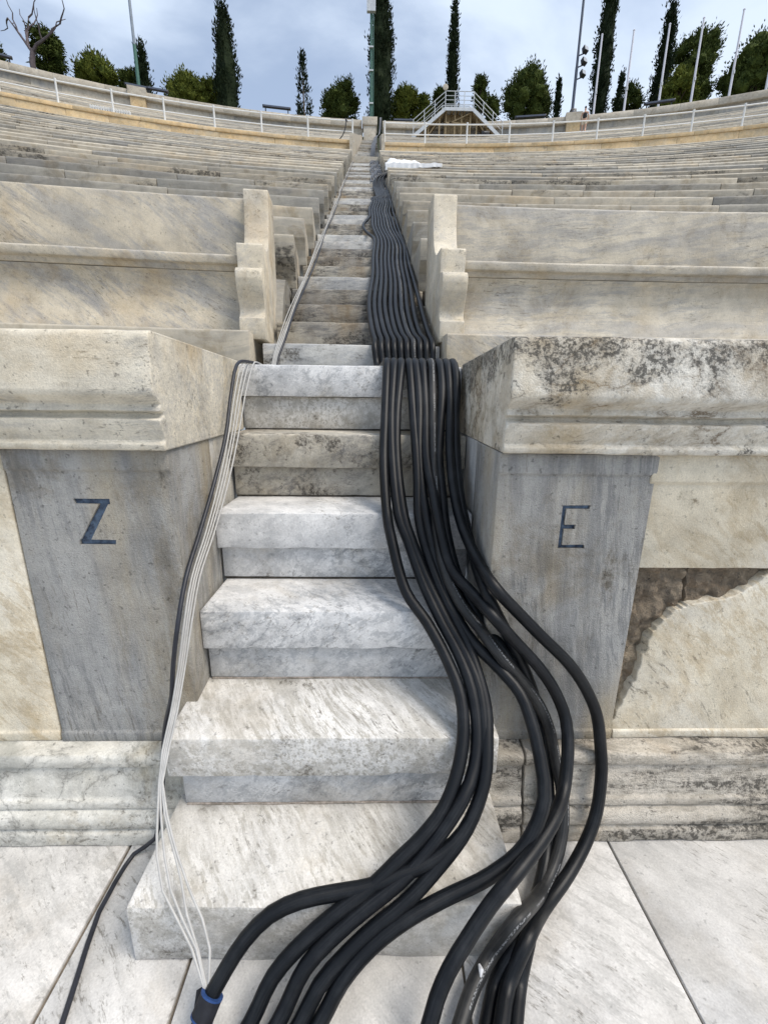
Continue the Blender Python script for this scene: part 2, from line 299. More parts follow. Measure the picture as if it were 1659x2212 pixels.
M['tan'] = marble('ochre_podium_stone', (0.648, 0.470, 0.255), (0.583, 0.440, 0.246), (.32, .27, .2), .3, 1.2, (0, 0, 0), (1, 3, 2), .35, (.42, .37, .28), 1.0, stain=(.12, .09, .06), stain_amt=.5, sscale=1.2, ochre=(.58, .51, .39), ochre_amt=.35, ochre_scale=.7, speck=.3, rough=.7, bump=.25, var=.08, lite=True)
M['wall_g'] = marble('grey_top_wall_stone', (0.402, 0.380, 0.331), (0.464, 0.430, 0.359), (.25, .25, .26), .4, 1.2, (0, .1, 0), (2, 2, .8), .55, (.27, .28, .29), 1.0, stain=(.12, .1, .08), stain_amt=.4, sscale=1.6, ochre=(.40, .32, .2), ochre_amt=.3, ochre_scale=1.0, rough=.7, bump=.25, var=.24, lite=True)
M['cap_top'] = marble('pale_top_coping', (0.55, 0.5, 0.41), (0.48, 0.43, 0.345), (.3, .28, .25), .3, 1.2, (0, 0, 0), (1, 3, 3), .4, (.38, .36, .32), 1.0, stain=(.10, .08, .06), stain_amt=.4, sscale=1.4, rough=.65, bump=.25, var=.1, lite=True)
M['floor'] = marble('white_paving_marble', (0.69, 0.68, 0.665), (0.62, 0.605, 0.58), (.36, .36, .355), .3, 1.6, (0, 0, .72), (1, 4.5, 1), .5, (.50, .495, .48), 1.4, stain=(.17, .15, .12), stain_amt=0.28, sscale=6, sstretch=(.8, 1.2, 1), ochre=(.52, .46, .35), ochre_amt=.12, ochre_scale=1.5, speck=.3, rough=.42, bump=.1, var=.03, streak=0.8, grime=(.8, .76, .7), grime_amt=0.4, warp=0.45)
M['mortar'] = plain('mortar', (.30, .26, .21), .9, var=.35, nscale=60, bump=.6, col2=(.44, .38, .33))
M['joint'] = plain('dirty_joint', (.17, .145, .115), .95, var=.4, nscale=40, bump=.5)
M['gap'] = plain('dark_open_joint', (.05, .044, .036), .95, var=.5, nscale=50, bump=.5)
M['ground'] = plain('grey_ground', (.30, .28, .25), .9, var=.2, nscale=3)
M['hill'] = plain('dry_hillside', (.16, .14, .08), .95, var=.35, nscale=.6, bump=.4, col2=(.10, .12, .05))
M['paint'] = plain('blue_black_letter_paint', (.02, .035, .075), .6, var=.5, nscale=50, bump=.2, col2=(.10, .15, .22))
M['white_metal'] = plain('white_painted_metal', (.72, .73, .72), .4, var=.06, nscale=4)
M['galv'] = plain('galvanised_metal', (.50, .52, .53), .45, .3, var=.12, nscale=5)
M['green'] = plain('green_painted_steel', (.05, .13, .10), .45, var=.2, nscale=6)
M['pole_grey'] = plain('bluish_grey_steel', (.22, .26, .31), .45, var=.15, nscale=3)
M['pole_dark'] = plain('dark_blue_grey_steel', (.07, .085, .12), .45, var=.15, nscale=3)
M['flag'] = plain('pale_lilac_painted_pole', (.62, .62, .68), .4, var=.08, nscale=3)
M['black'] = plain('black_plastic', (.018, .018, .02), .45, var=.3, nscale=9)
M['wood'] = plain('weathered_boards', (.30, .22, .12), .8, var=.3, nscale=4, col2=(.40, .31, .18))
M['tarp'] = plain('white_tarpaulin', (.78, .79, .80), .5, var=.05, nscale=5, bump=.2)
M['bark'] = plain('brown_bark', (.10, .075, .055), .9, var=.35, nscale=6, bump=.7)
M['bark_dead'] = plain('grey_dead_bark', (.11, .09, .095), .9, var=.3, nscale=8, bump=.6)
M['skin'] = plain('skin', (.50, .30, .21), .55, var=.06, nscale=20, bump=0)
M['hair'] = plain('dark_hair', (.03, .02, .015), .6, var=.3, nscale=40)
M['top'] = plain('black_cotton', (.02, .018, .02), .8, var=.2, nscale=30)
M['shorts'] = plain('cream_cotton', (.62, .55, .44), .8, var=.1, nscale=30)
M['strap'] = plain('black_strap', (.012, .013, .018), .7, var=.3, nscale=60)
M['strap_blue'] = plain('blue_strap_edge', (.02, .06, .19), .7, var=.3, nscale=60)
M['wire_w'] = plain('off_white_wire', (.42, .415, .40), .5, var=.12, nscale=25, bump=0)
M['wire_g'] = plain('grey_wire', (.10, .11, .13), .5, var=.25, nscale=25, bump=0)
M['wire_k'] = plain('thin_black_cable', (.02, .022, .03), .45, var=.3, nscale=25, bump=0)
M['tape'] = plain('clear_tape', (.55, .56, .58), .3, var=.1, nscale=40, bump=0)
def foliage(name, dark, lit):
    m, t, b, N, K = mat_new(name)
    tc = N('ShaderNodeTexCoord'); n = N('ShaderNodeTexNoise', i_Scale=1.7, i_Detail=3.0); K(tc.outputs['Object'], n.inputs['Vector'])
    n2 = N('ShaderNodeTexNoise', i_Scale=14.0, i_Detail=2.0); K(tc.outputs['Object'], n2.inputs['Vector'])
    ad = N('ShaderNodeMath', operation='ADD'); K(n.outputs['Fac'], ad.inputs[0]); K(n2.outputs['Fac'], ad.inputs[1])
    r = N('ShaderNodeMapRange'); r.inputs['From Min'].default_value = .75; r.inputs['From Max'].default_value = 1.3; K(ad.outputs[0], r.inputs['Value'])
    mx = N('ShaderNodeMix', data_type='RGBA'); mx.inputs['A'].default_value = rgba(dark); mx.inputs['B'].default_value = rgba(lit); K(r.outputs[0], mx.inputs['Factor'])
    K(mx.outputs['Result'], b.inputs['Base Color']); b.inputs['Roughness'].default_value = .8; b.inputs['Specular IOR Level'].default_value = .06
    return m
M['cypress'] = foliage('cypress_foliage', (.008, .014, .007), (.022, .032, .014))
M['pine'] = foliage('pine_foliage', (.04, .06, .014), (.17, .185, .035))
M['pine_d'] = foliage('dark_pine_foliage', (.020, .034, .010), (.085, .105, .024))
def cable_mat(name, col, col2, printed, dust):
    m, t, b, N, K = mat_new(name)
    uv = N('ShaderNodeUVMap'); sx = N('ShaderNodeSeparateXYZ'); K(uv.outputs[0], sx.inputs[0])
    tc = N('ShaderNodeTexCoord'); oi = N('ShaderNodeObjectInfo')
    n = N('ShaderNodeTexNoise', i_Scale=9.0, i_Detail=7.0, i_Roughness=.7); K(tc.outputs['Object'], n.inputs['Vector'])
    mp = N('ShaderNodeMapping'); mp.inputs['Scale'].default_value = (6, 1.2, 1); K(uv.outputs[0], mp.inputs['Vector'])
    n3 = N('ShaderNodeTexNoise', i_Scale=5.0, i_Detail=6.0, i_Roughness=.7); K(mp.outputs[0], n3.inputs['Vector'])
    ad = N('ShaderNodeMath', operation='ADD'); K(n.outputs['Fac'], ad.inputs[0]); K(n3.outputs['Fac'], ad.inputs[1])
    r = N('ShaderNodeMapRange'); r.inputs['From Min'].default_value = .9-dust; r.inputs['From Max'].default_value = 1.35-dust; K(ad.outputs[0], r.inputs['Value'])
    mx = N('ShaderNodeMix', data_type='RGBA'); mx.inputs['A'].default_value = rgba(col); mx.inputs['B'].default_value = rgba(col2); K(r.outputs[0], mx.inputs['Factor'])
    out = mx.outputs['Result']
    if printed:   # a faint line of tiny unreadable factory print along the sheath
        du = N('ShaderNodeMath', operation='SUBTRACT', ); K(sx.outputs['X'], du.inputs[0]); du.inputs[1].default_value = printed
        ab = N('ShaderNodeMath', operation='ABSOLUTE'); K(du.outputs[0], ab.inputs[0])
        lt = N('ShaderNodeMath', operation='LESS_THAN'); K(ab.outputs[0], lt.inputs[0]); lt.inputs[1].default_value = .022
        mq = N('ShaderNodeMapping'); mq.inputs['Scale'].default_value = (14, 90, 1); K(uv.outputs[0], mq.inputs['Vector'])
        nq = N('ShaderNodeTexNoise', i_Scale=2.0, i_Detail=1.0); K(mq.outputs[0], nq.inputs['Vector'])
        g1 = N('ShaderNodeMath', operation='GREATER_THAN'); K(nq.outputs['Fac'], g1.inputs[0]); g1.inputs[1].default_value = .5
        mw = N('ShaderNodeMapping'); mw.inputs['Scale'].default_value = (0, 7, 0); K(uv.outputs[0], mw.inputs['Vector'])
        nq2 = N('ShaderNodeTexNoise', i_Scale=1.0, i_Detail=1.0); K(mw.outputs[0], nq2.inputs['Vector'])
        g2 = N('ShaderNodeMath', operation='GREATER_THAN'); K(nq2.outputs['Fac'], g2.inputs[0]); g2.inputs[1].default_value = .47
        a = N('ShaderNodeMath', operation='MULTIPLY'); K(lt.outputs[0], a.inputs[0]); K(g1.outputs[0], a.inputs[1])
        a2 = N('ShaderNodeMath', operation='MULTIPLY'); K(a.outputs[0], a2.inputs[0]); K(g2.outputs[0], a2.inputs[1])
        a3 = N('ShaderNodeMath', operation='MULTIPLY'); K(a2.outputs[0], a3.inputs[0]); a3.inputs[1].default_value = .45
        m2 = N('ShaderNodeMix', data_type='RGBA'); K(out, m2.inputs['A']); m2.inputs['B'].default_value = (.42, .43, .44, 1); K(a3.outputs[0], m2.inputs['Factor']); out = m2.outputs['Result']
    K(out, b.inputs['Base Color'])
    rr = N('ShaderNodeMapRange'); rr.inputs['To Min'].default_value = .30; rr.inputs['To Max'].default_value = .58; K(n3.outputs['Fac'], rr.inputs['Value']); K(rr.outputs[0], b.inputs['Roughness'])
    b.inputs['Specular IOR Level'].default_value = .28
    bp = N('ShaderNodeBump', i_Strength=.12, i_Distance=.004); K(n3.outputs['Fac'], bp.inputs['Height']); K(bp.outputs[0], b.inputs['Normal'])
    return m
M['cable'] = cable_mat('black_rubber_sheath', (.0025, .0035, .0052), (.022, .024, .027), None, -.06)
M['cable_p'] = cable_mat('printed_rubber_sheath', (.003, .004, .006), (.024, .026, .029), .62, -.06)
M['cable_d'] = cable_mat('dusty_rubber_sheath', (.007, .008, .010), (.045, .045, .044), .2, .10)

# ================================================================== the place
CX, CY = 2.0, -28.5                                     # centre of the curved end of the stadium
def polar(r, a, z=0.0): return Vector((CX + r*math.sin(a), CY + r*math.cos(a), z))
def ang(x, r): return math.asin((x-CX)/r)
def rowmap(side, xb, y0):
    r0 = math.hypot(xb-CX, y0-CY); a0 = math.atan2(xb-CX, y0-CY)
    def f(s, u, z):
        a = a0 + side*s/r0; r = r0 + (u-y0); return (CX + r*math.sin(a), CY + r*math.cos(a), z)
    return f
def xL(y): return -.565 - .0187*(y-3.2)                 # the two sides of the gangway
def xR(y): return .485 - .0195*(y-3.2)
NAMES = ['first', 'second', 'third', 'fourth', 'fifth', 'sixth', 'seventh', 'eighth', 'ninth', 'tenth', 'eleventh', 'twelfth', 'thirteenth', 'fourteenth', 'fifteenth', 'sixteenth', 'seventeenth', 'eighteenth', 'nineteenth', 'twentieth', 'twenty-first', 'twenty-second']

# ---- ground and paving
g = MB(); g.box((-150, -160, -.30), (150, .9, -.06)); g.build('ground', M['ground'], None, 0, kind='structure')
pav = MB(); pav.box((-4.2, -4.2, -.05), (4.4, .8, -.012)); pav = pav.build('pavement', M['joint'], None, 0, kind='structure')
xs = [-4.0, -2.3, -.682, -.358, .3605, .918, 2.35, 4.2]
for i in range(len(xs)-1):
    for (y0, y1) in ((-4.0, -2.6), (-2.6, -1.32), (-1.32, .40)):
        if xs[i] == -.358 and y1 > 0: y1 = .2
        gp = .0035 if i not in (1, 2) else .0055
        pr = [(y0+gp, -.03), (y0+gp, 0), (y1-gp, 0), (y1-gp, -.03)]
        a, b = xs[i]+gp, xs[i+1]-gp
        V, F = sweep(pr, lin(a, b, .25), lambda s, u, z: (s, u, z + .0012*nz((s, u, i), .9)), .003, chip=2.5, seed=i+y0, fine=6)
        ob('paving_slab', V, F, M['floor'], pav)

# ---- podium wall, two halves
def fL(s, u, z): return (-.462 - s - .06*(u-.42), u, z)
def fR(s, u, z): return (.478 + s + .05*(u-.42), u, z)
BASE = [(.60, .0), (.30, .0), (.302, .048), (.318, .054), (.307, .066), (.303, .085), (.308, .106), (.322, .119), (.331, .122), (.323, .129), (.326, .152), (.338, .158), (.343, .185), (.352, .225), (.360, .262), (.349, .268), (.347, .296), (.355, .312), (.60, .312)]
CAP = [(1.275, 1.297), (.384, 1.297), (.378, 1.314), (.392, 1.324), (.382, 1.345), (.368, 1.380), (.398, 1.387), (.400, 1.397), (.374, 1.402), (.384, 1.420), (.350, 1.440), (.344, 1.452), (.357, 1.594), (.372, 1.603), (1.275, 1.603)]
SLAB = [(.782, .312), (.414, .312), (.414, .346), (.421, .352), (.421, 1.230), (.413, 1.238), (.413, 1.2955), (.782, 1.2955)]
def letter_strokes(which):
    if which == 'Z':
        x0, x1, z0, z1 = -.751, -.647, 1.011, 1.152; w_ = .017
        return [[(x0, z1), (x1, z1), (x1, z1-w_), (x0+.003, z1-w_*.9)], [(x1, z1-.006), (x1-.027, z1-.006), (x0-.004, z0+.006), (x0+.026, z0+.006)], [(x0-.004, z0), (x1-.002, z0), (x1+.001, z0+w_*.9), (x0-.002, z0+w_)]]
    x0, x1, z0, z1 = .678, .762, 1.007, 1.142; w_ = .011
    return [[(x0, z0), (x0, z1), (x0+.012, z1), (x0+.012, z0)], [(x0, z1-w_), (x0, z1), (x1, z1+.001), (x1-.003, z1-w_)], [(x0+.002, 1.068), (x0+.002, 1.082), (x0+.046, 1.083), (x0+.045, 1.068)], [(x0, z0), (x0, z0+w_), (x1-.004, z0+w_+.002), (x1-.001, z0)]]
def prism(poly, y0, y1):
    n = len(poly); V = [(x, y0, z) for x, z in poly] + [(x, y1, z) for x, z in poly]
    F = [tuple(range(n)), tuple(range(2*n-1, n-1, -1))] + [(i, i+n, (i+1) % n+n, (i+1) % n) for i in range(n)]
    a = sum(poly[i][0]*poly[(i+1) % n][1]-poly[(i+1) % n][0]*poly[i][1] for i in range(n))
    if a > 0: F = [tuple(reversed(f)) for f in F]      # outward normals (front faces -Y)
    F = [tuple(reversed(f)) for f in F]
    return V, F
def podium(side):
    f = fL if side < 0 else fR
    lab = ('curved marble podium wall left of the steps with a grey pillar carved Z' if side < 0 else 'marble podium wall right of the steps with a grey pillar carved E and a broken panel')
    root = empty('podium_wall', (-1.2 if side < 0 else 1.2, .42, 0), label=lab, cat='wall')
    inv = Matrix.Translation(-root.location)
    def part(name, VF, mat, par=None, **t):
        V = [inv @ Vector(v) for v in VF[0]] if par is None else VF[0]
        o = ob(name, V, VF[1], mat, par or root, **t); return o
    # base moulding in blocks
    cuts = [.03, 2.1, 4.2] if side < 0 else [.02, .148, 1.85, 4.2]
    for i in range(len(cuts)-1):
        V, F = sweep(BASE, lin(cuts[i]+.002, cuts[i+1]-.002, .03 if cuts[i] < 2 else .2), f, .005, chip=3.5 if side > 0 else 1.6, rough=.0022 if side > 0 else .001, seed=3*i+side, fine=7)
        part('base_moulding', (V, F), M['base_l' if side < 0 else 'base_r'])
    # pillar slab with its carved letter
    V, F = sweep(SLAB, lin(0, .464, .04), f, .004, chip=2.0, rough=.0006, seed=7+side, fine=8)
    sl = part('pillar_slab', (V, F), M['pillar'])
    cut = MB()
    letters = letter_strokes('Z' if side < 0 else 'E')
    tmp = []
    for k, poly in enumerate(letters):
        V, F = prism(poly, .40, .4305+.0004*k)
        c = ob('cutter', [inv @ Vector(v) for v in V], F, None, root, 0); tmp.append(c)
        md = sl.modifiers.new('carve', 'BOOLEAN'); md.operation = 'DIFFERENCE'; md.solver = 'EXACT'; md.object = c
    bpy.context.view_layer.update()
    dg = bpy.context.evaluated_depsgraph_get(); me = bpy.data.meshes.new_from_object(sl.evaluated_get(dg)); sl.modifiers.clear(); sl.data = me
    for c in tmp: bpy.data.objects.remove(c)
    me.shade_smooth(); me.set_sharp_from_angle(angle=R_(30))
    for k, poly in enumerate(letters):
        cx_ = sum(p[0] for p in poly)/len(poly); cz_ = sum(p[1] for p in poly)/len(poly)
        V, F = prism([(cx_+(x-cx_)*.96, cz_+(z-cz_)*.9) for x, z in poly], .4268+.0006*k, .4300)
        o = part('letter_stroke', (V, F), M['paint']); o.parent = root
    # the rest of the jamb, slightly proud of the slab's side
    V, F = sweep([(.786, .2), (.786, 1.2955), (1.27, 1.2955), (1.27, .2)], lin(.001, .4, .1), f, .004, chip=1.5, rough=.0008, seed=12+side)
    part('jamb_block', (V, F), M['jamb' if side < 0 else 'pillar_trim'])
    # the left jamb block is paler than the right one
    # coping
    cuts = [-.012, 2.35, 4.3] if side < 0 else [-.002, 2.6, 4.3]
    for i in range(2):
        V, F = sweep(CAP, lin(cuts[i]+.002, cuts[i+1]-.002, .025 if i == 0 else .2), f, [.004]*12+[.012, .012]+[.004], chip=2.2 if side < 0 else 3.0, rough=.0012 if side < 0 else .002, seed=21+i+side, fine=7)
        part('coping_block', (V, F), M['cap_l' if side < 0 else 'cap_r'])
    # wall panels
    if side < 0:
        V, F = sweep([(.60, .312), (.417, .312), (.417, .343), (.424, .35), (.424, 1.2955), (.60, 1.2955)], lin(.47, 4.2, .08), f, .004, chip=3, rough=.0012, seed=31)
        part('wall_panel', (V, F), M['panel'])
    else:
        V, F = sweep([(.60, .942), (.424, .942), (.424, 1.206), (.414, 1.216), (.414, 1.2955), (.60, 1.2955)], lin(.449, 4.2, .08), f, .004, chip=2, rough=.001, seed=33)
        part('wall_panel', (V, F), M['panel'])
        edge = [(.936, .312), (.940, .377), (.957, .43), (.968, .475), (.985, .53), (1.003, .585), (1.008, .65), (1.02, .70), (1.032, .74), (1.058, .773), (1.082, .795), (1.104, .811), (1.14, .822), (1.182, .831), (1.225, .840), (1.267, .850), (1.306, .876), (1.34, .905), (1.37, .935)]
        fine_e = []
        for i in range(len(edge)-1):
            for k in range(4):
                t = k/4; x = edge[i][0]*(1-t)+edge[i+1][0]*t; z = edge[i][1]*(1-t)+edge[i+1][1]*t
                q = nz((x*30, z*30, 1.7))*.010 + nz((x*95, z*95, 4.1))*.006; fine_e.append((x-q, z+q*.8))
        poly = fine_e + [(1.375, .938), (2.7, .938), (2.7, .312)]
        n = len(poly); rb = .0035
        cen = Vector((1.8, .6))
        V = []; F = []
        for yy, ins in ((.60, 0), (.424+rb, 0), (.424+rb*.3, rb*.35), (.424, rb)):
            for i, (x, z) in enumerate(poly):
                a, b = poly[i-1], poly[(i+1) % n]; t = Vector((b[0]-a[0], b[1]-a[1])).normalized(); nrm = Vector((t.y, -t.x))
                V.append((x+nrm.x*ins, yy, z+nrm.y*ins))
        for r in range(3):
            for i in range(n): F.append((r*n+i, r*n+(i+1) % n, (r+1)*n+(i+1) % n, (r+1)*n+i))
        F.append(tuple(range(3*n, 4*n)))
        bmx = bmesh.new(); me_ = mesh('wall_panel', [inv @ Vector(v) for v in V], F, M['panel'], 0); bmx.from_mesh(me_); bmesh.ops.recalc_face_normals(bmx, faces=bmx.faces); bmx.to_mesh(me_); bmx.free()
        link(bpy.data.objects.new('wall_panel', me_), root, label='cracked cream panel with its upper left corner broken away')
        V, F = sweep([(.43, .314), (.4165, .314), (.4165, .343), (.43, .35)], lin(.470, 2.2, .03), f, .003, chip=3, rough=.001, seed=35)
        part('panel_margin', (V, F), M['panel'])
        # rubble core bared by the break
        gx, gz = 110, 120; V = []; F = []
        for i in range(gx+1):
            for j in range(gz+1):
                x = .925+.62*i/gx; z = .305+.645*j/gz
                vd = noise.voronoi(Vector((x*22, z*22, 1.5)))[0]; d = .440 + .016*nz((x*7, z*7, 3)) + .014*nz((x*24, z*24, 5)) + .008*nz((x*60, z*60, 8)) + .022*min(1, vd[0]*1.3) + (.03 if abs(x-1.115-.012*nz((0, z*20, 2))) < .006 and z > .8 else 0)
                V.append(inv @ Vector((x, d, z)))
        for i in range(gx):
            for j in range(gz): a = i*(gz+1)+j; F.append((a, a+gz+1, a+gz+2, a+1))
        rub = marble('brown_rubble_core', (.52, .42, .30), (.36, .29, .21), (.08, .07, .06), .5, 6, (0, 0, 0), (1, 1, 1), .5, (.13, .115, .095), 9, ochre=(.42, .28, .16), ochre_amt=.4, ochre_scale=9, ostretch=(1, 1, 1), grime_amt=.2, stain=(.06, .05, .04), stain_amt=.36, sscale=9, speck=.6, rough=.9, bump=1.0, tool=1.0)
        ob('rubble_core', V, F, rub, root, 0)
    return root
podium(-1); podium(1)

# ---- the six steps through the podium
YN = [0, .2582, .5123, .7567, 1.0143, 1.2569]; ZN = [.1871, .4633, .7452, 1.0217, 1.2955, 1.589]
YRC = [None, .288, .5417, .7867, 1.0478, 1.2855]; ZS = [None, .3248, .6036, .8824, 1.1558, 1.4493]
steps = empty('podium_steps', (0, 0, 0), label='six white marble steps climbing through the podium wall between Z and E', cat='steps')
def fS(s, u, z): return (s, u, z)
V, F = sweep([(.0, .0), (.0, ZN[0]), (.33, ZN[0]), (.33, 0)], lin(-.502, .507, .02), fS, [.004, .010, .01, .004], chip=2.8, rough=.0018, seed=1.2, fine=8)
ob('bottom_step', V, F, M['step_plain'], steps)
for i in range(1, 6):
    y, z, yr, zs, zp = YN[i], ZN[i], YRC[i], ZS[i], ZN[i-1]
    if i == 1: a, b, ra, rb_ = -.5, .5, -.472, .474
    else:
        a, b = -.462-.06*(y+.03-.42)+.003, .478+.05*(y-.42)-.003; ra, rb_ = a+.006, b-.006
        if i == 2: a += .0
    V, F = sweep([(y, zs), (y, z), (y+.34, z), (y+.34, zs)], lin(a, b, .02), fS, [.004, .007, .004, .004], chip=3.0, rough=.0014, seed=i*2.3, fine=8)
    ob('tread_slab', V, F, M['step_dirty' if i == 4 else ('step_plain' if i in (1,) else 'step')], steps)
    V, F = sweep([(yr, zp+.006), (yr, zs-.001), (y+.33, zs-.001), (y+.33, zp+.006)], lin(ra, rb_, .05), fS, .003, chip=1.5, rough=.0012, seed=i*4.1)
    ob('riser_block', V, F, M['step_dirty' if i == 4 else ('step_plain' if i == 5 else 'step')], steps)
    V, F = sweep([(yr-.003, zp-.001), (yr-.002, zp+.0065), (yr+.05, zp+.0065), (yr+.05, zp-.001)], lin(ra+.004, rb_-.004, .015), fS, .002, chip=3, rough=.0016, seed=i*5.3)
    ob('mortar_joint', V, F, M['mortar' if i < 3 else 'gap'], steps)

# ---- walkway behind the coping and its fill
b_ = MB(); b_.box((-4.6, 1.277, 1.30), (-.525, 3.4, 1.586)); b_.box((.535, 1.277, 1.30), (4.7, 3.4, 1.586)); b_.box((-.524, 1.59, 1.30), (.534, 3.4, 1.585)); b_.build('walkway', M['seat_g'], None, 0, kind='structure')

# ---- front benches
ARM = [(2.74, 1.80), (2.10, 1.80), (2.095, 1.925), (2.115, 1.932), (2.135, 1.96), (2.137, 1.985), (2.122, 2.02), (2.098, 2.06), (2.080, 2.10), (2.070, 2.145), (2.074, 2.18), (2.090, 2.202), (2.115, 2.210), (2.165, 2.214), (2.165, 2.25), (2.162, 2.352), (2.172, 2.360), (2.30, 2.362), (2.355, 2.372), (2.41, 2.41), (2.455, 2.48), (2.485, 2.58), (2.50, 2.70), (2.505, 2.775), (2.515, 2.788), (2.73, 2.792), (2.74, 2.78)]
def bench(side):
    lab = 'long cream marble front bench with scrolled arm left of the gangway' if side < 0 else 'long wavy-veined marble front bench with scrolled arm right of the gangway'
    root = empty('front_bench', (-1.5 if side < 0 else 1.5, 2.3, 1.586), label=lab, cat='bench'); inv = -Vector(root.location)
    xe = -.575 if side < 0 else .522; f0 = rowmap(side, xe, 2.1)
    fp = rowmap(side, -.64 if side < 0 else .548, 1.95)
    mt = M['bench_l' if side < 0 else 'bench_r']
    def put(nm, prof, ss, f, mat, bev=.005, chip=1.2, seed=0, **k):
        V, F = sweep(prof, ss, f, bev, chip=chip, rough=.0012, seed=seed+side, fine=5); return ob(nm, [v+inv for v in V], F, mat, root, **k)
    put('arm', ARM, lin(0, .158, .03), f0, M['arm'], .006, 1.0, 3)
    for i, (a, b) in enumerate(((0, 2.45), (2.453, 5.0))):
        put('plinth_block', [(2.5, 1.58), (1.95, 1.58), (1.95, 1.826), (1.958, 1.834), (2.5, 1.834)], lin(a, b, .06), fp, M['bench_l' if side > 0 else 'seat'], .005, 2.5, 5+i)
    for i, (a, b) in enumerate(((.16, 2.72 if side < 0 else 3.3), (2.723 if side < 0 else 3.303, 5.2))):
        put('front_panel', [(2.5, 1.828), (2.205, 1.828), (2.205, 1.85), (2.222, 1.90), (2.25, 1.98), (2.268, 2.06), (2.272, 2.13), (2.258, 2.19), (2.240, 2.214), (2.5, 2.214)], lin(a, b, .08), f0, mt, .003, .8, 7+i)
        put('seat_slab', [(2.7, 2.216), (2.236, 2.216), (2.228, 2.245), (2.205, 2.252), (2.203, 2.295), (2.21, 2.305), (2.7, 2.305)], lin(a, b, .04), f0, mt, .004, 2.8, 9+i)
        put('back_panel', [(2.73, 2.300), (2.575, 2.300), (2.600, 2.755), (2.606, 2.765), (2.73, 2.765)], lin(a, b, .08), f0, mt, .004, 1.4, 11+i)
    return root
bench(-1); bench(1)

# ---- seat rows
SEAT = [(.86, -.385), (.115, -.385), (.108, -.32), (.085, -.26), (.040, -.21), (.008, -.17), (0, -.02), (.010, 0), (.86, 0)]
SEAT_FAR = [(.84, -.385), (.085, -.385), (.07, -.30), (.010, -.20), (0, -.03), (.026, 0), (.88, 0)]
BLK = {}
def block_mesh(L_, mk, far, sd):
    key = (L_, mk, far, sd)
    if key not in BLK:
        if far: V, F = sweep(SEAT_FAR, [0.003, L_-.003], fS, 0, endbev=False)
        else: V, F = sweep(SEAT, lin(.002, L_-.002, .12), fS, [.004]*6+[.016, .016, .004], chip=1.8, rough=.002, seed=L_+sd*3, fine=3)
        BLK[key] = mesh('seat_block', V, F, M[mk], 35)
    return BLK[key]
LENS = [1.1, 1.45, 1.8, 2.2]
rnd = random.Random(5)
def seat_row(side, k, y, z, xe, far, label, group, lens=LENS, xmax=None, rr=None):
    r = rr or math.hypot(xe-CX, y-CY); a = math.asin((xe-CX)/r)
    root = empty('seat_row', polar(r, a, z-.38), label=label, cat='seats', group=group)
    d = 0.0; end = abs(xmax-xe)
    streak = rnd.choice(['seat', 'seat', 'seat', 'seat_g', 'seat_d'])
    while d < end:
        L_ = rnd.choice(lens)
        a0 = a + side*d/r; a1 = a + side*(d+L_)/r
        lo = min(a0, a1); am = (a0+a1)/2
        if rnd.random() < .45: streak = rnd.choice(['seat', 'seat', 'seat', 'seat_g', 'seat_g', 'seat_d'])
        o = bpy.data.objects.new('seat_block', block_mesh(L_, streak, far, 0 if far else rnd.randrange(2)))
        p = polar(r + rnd.uniform(-.006, .006), lo, z + rnd.uniform(-.004, .004)); o.location = p - root.location
        o.rotation_euler = (rnd.uniform(-.003, .003), 0, -am); link(o, root); d += L_+.002
for k in range(22):
    y, z = 3.2+.72*k, 2.756+.375*k
    for side in (-1, 1):
        xm = (y+.8)*(.97 if side < 0 else 1.0) + 2.2
        sd = 'left' if side < 0 else 'right'
        seat_row(side, k, y, z, xL(y) if side < 0 else xR(y), k > 7, 'marble seat row %s of the gangway, %s up from the front bench' % (sd, NAMES[k]), 'lower tier seat rows', xmax=side*xm)
# upper tier beyond the railing, seen at a grazing angle
for j in range(19):
    r, z = 51.2+.73*j, 12.985+.385*j
    for side in (-1, 1):
        xe = -1.0 if side < 0 else .45
        seat_row(side, j, 0, z, xe, True, 'upper tier seat row %s of its stairs, %s behind the white railing' % ('left' if side < 0 else 'right', NAMES[j]), 'upper tier seat rows', lens=[2.6, 3.2, 3.9], xmax=side*((r-50)*.5+18.5), rr=r)

# ---- masonry bank under the rows
for side in (-1, 1):
    fb = rowmap(side, (-.60 if side < 0 else .55), 3.0)
    V, F = sweep([(2.46, 1.40), (2.46, 1.82), (2.74, 2.20), (2.9, 2.34), (3.4, 2.352), (18.6, 10.10), (19.0, 10.1), (19.0, 1.4)], lin(0, 14, 1.0), fb, 0, endbev=False)
    ob('bank', V, F, M['seat_g'], None, 30, kind='structure')

# ---- gangway stairs
gs = empty('gangway_stairs', (0, 2.1, 1.586), label='long straight flight of narrow stained marble steps between the seat rows', cat='stairs')
for n in range(48):
    y, z = 2.1+.36*n, 1.779+.1875*n
    a, b = xL(y)-.03, xR(y)+.03
    if n == 0: a, b = -.60, .53
    mk = 'gang_a' if n in (0, 4, 8, 9, 12, 13, 17, 18, 22, 23, 27, 31, 33, 36) else ('gang_b' if n in (1, 2, 3, 5, 7, 10, 11, 14, 15, 19, 20, 24, 25, 28, 29, 32, 35) else random.choice(['gang_a', 'gang_b']))
    zb = z-.1875 if n else 1.58
    if n < 16: V, F = sweep([(y, zb), (y, z), (y+.40, z), (y+.40, zb)], lin(a, b, .05), fS, [.002, .011, .002, .002], chip=2.0, rough=.0018, seed=n*1.7, fine=6)
    else: V, F = sweep([(y, zb), (y, z), (y+.40, z), (y+.40, zb)], [a, b], fS, [0, .01, 0, 0], endbev=False)
    ob('step', [v-Vector((0, 2.1, 1.586)) for v in V], F, M[mk], gs)

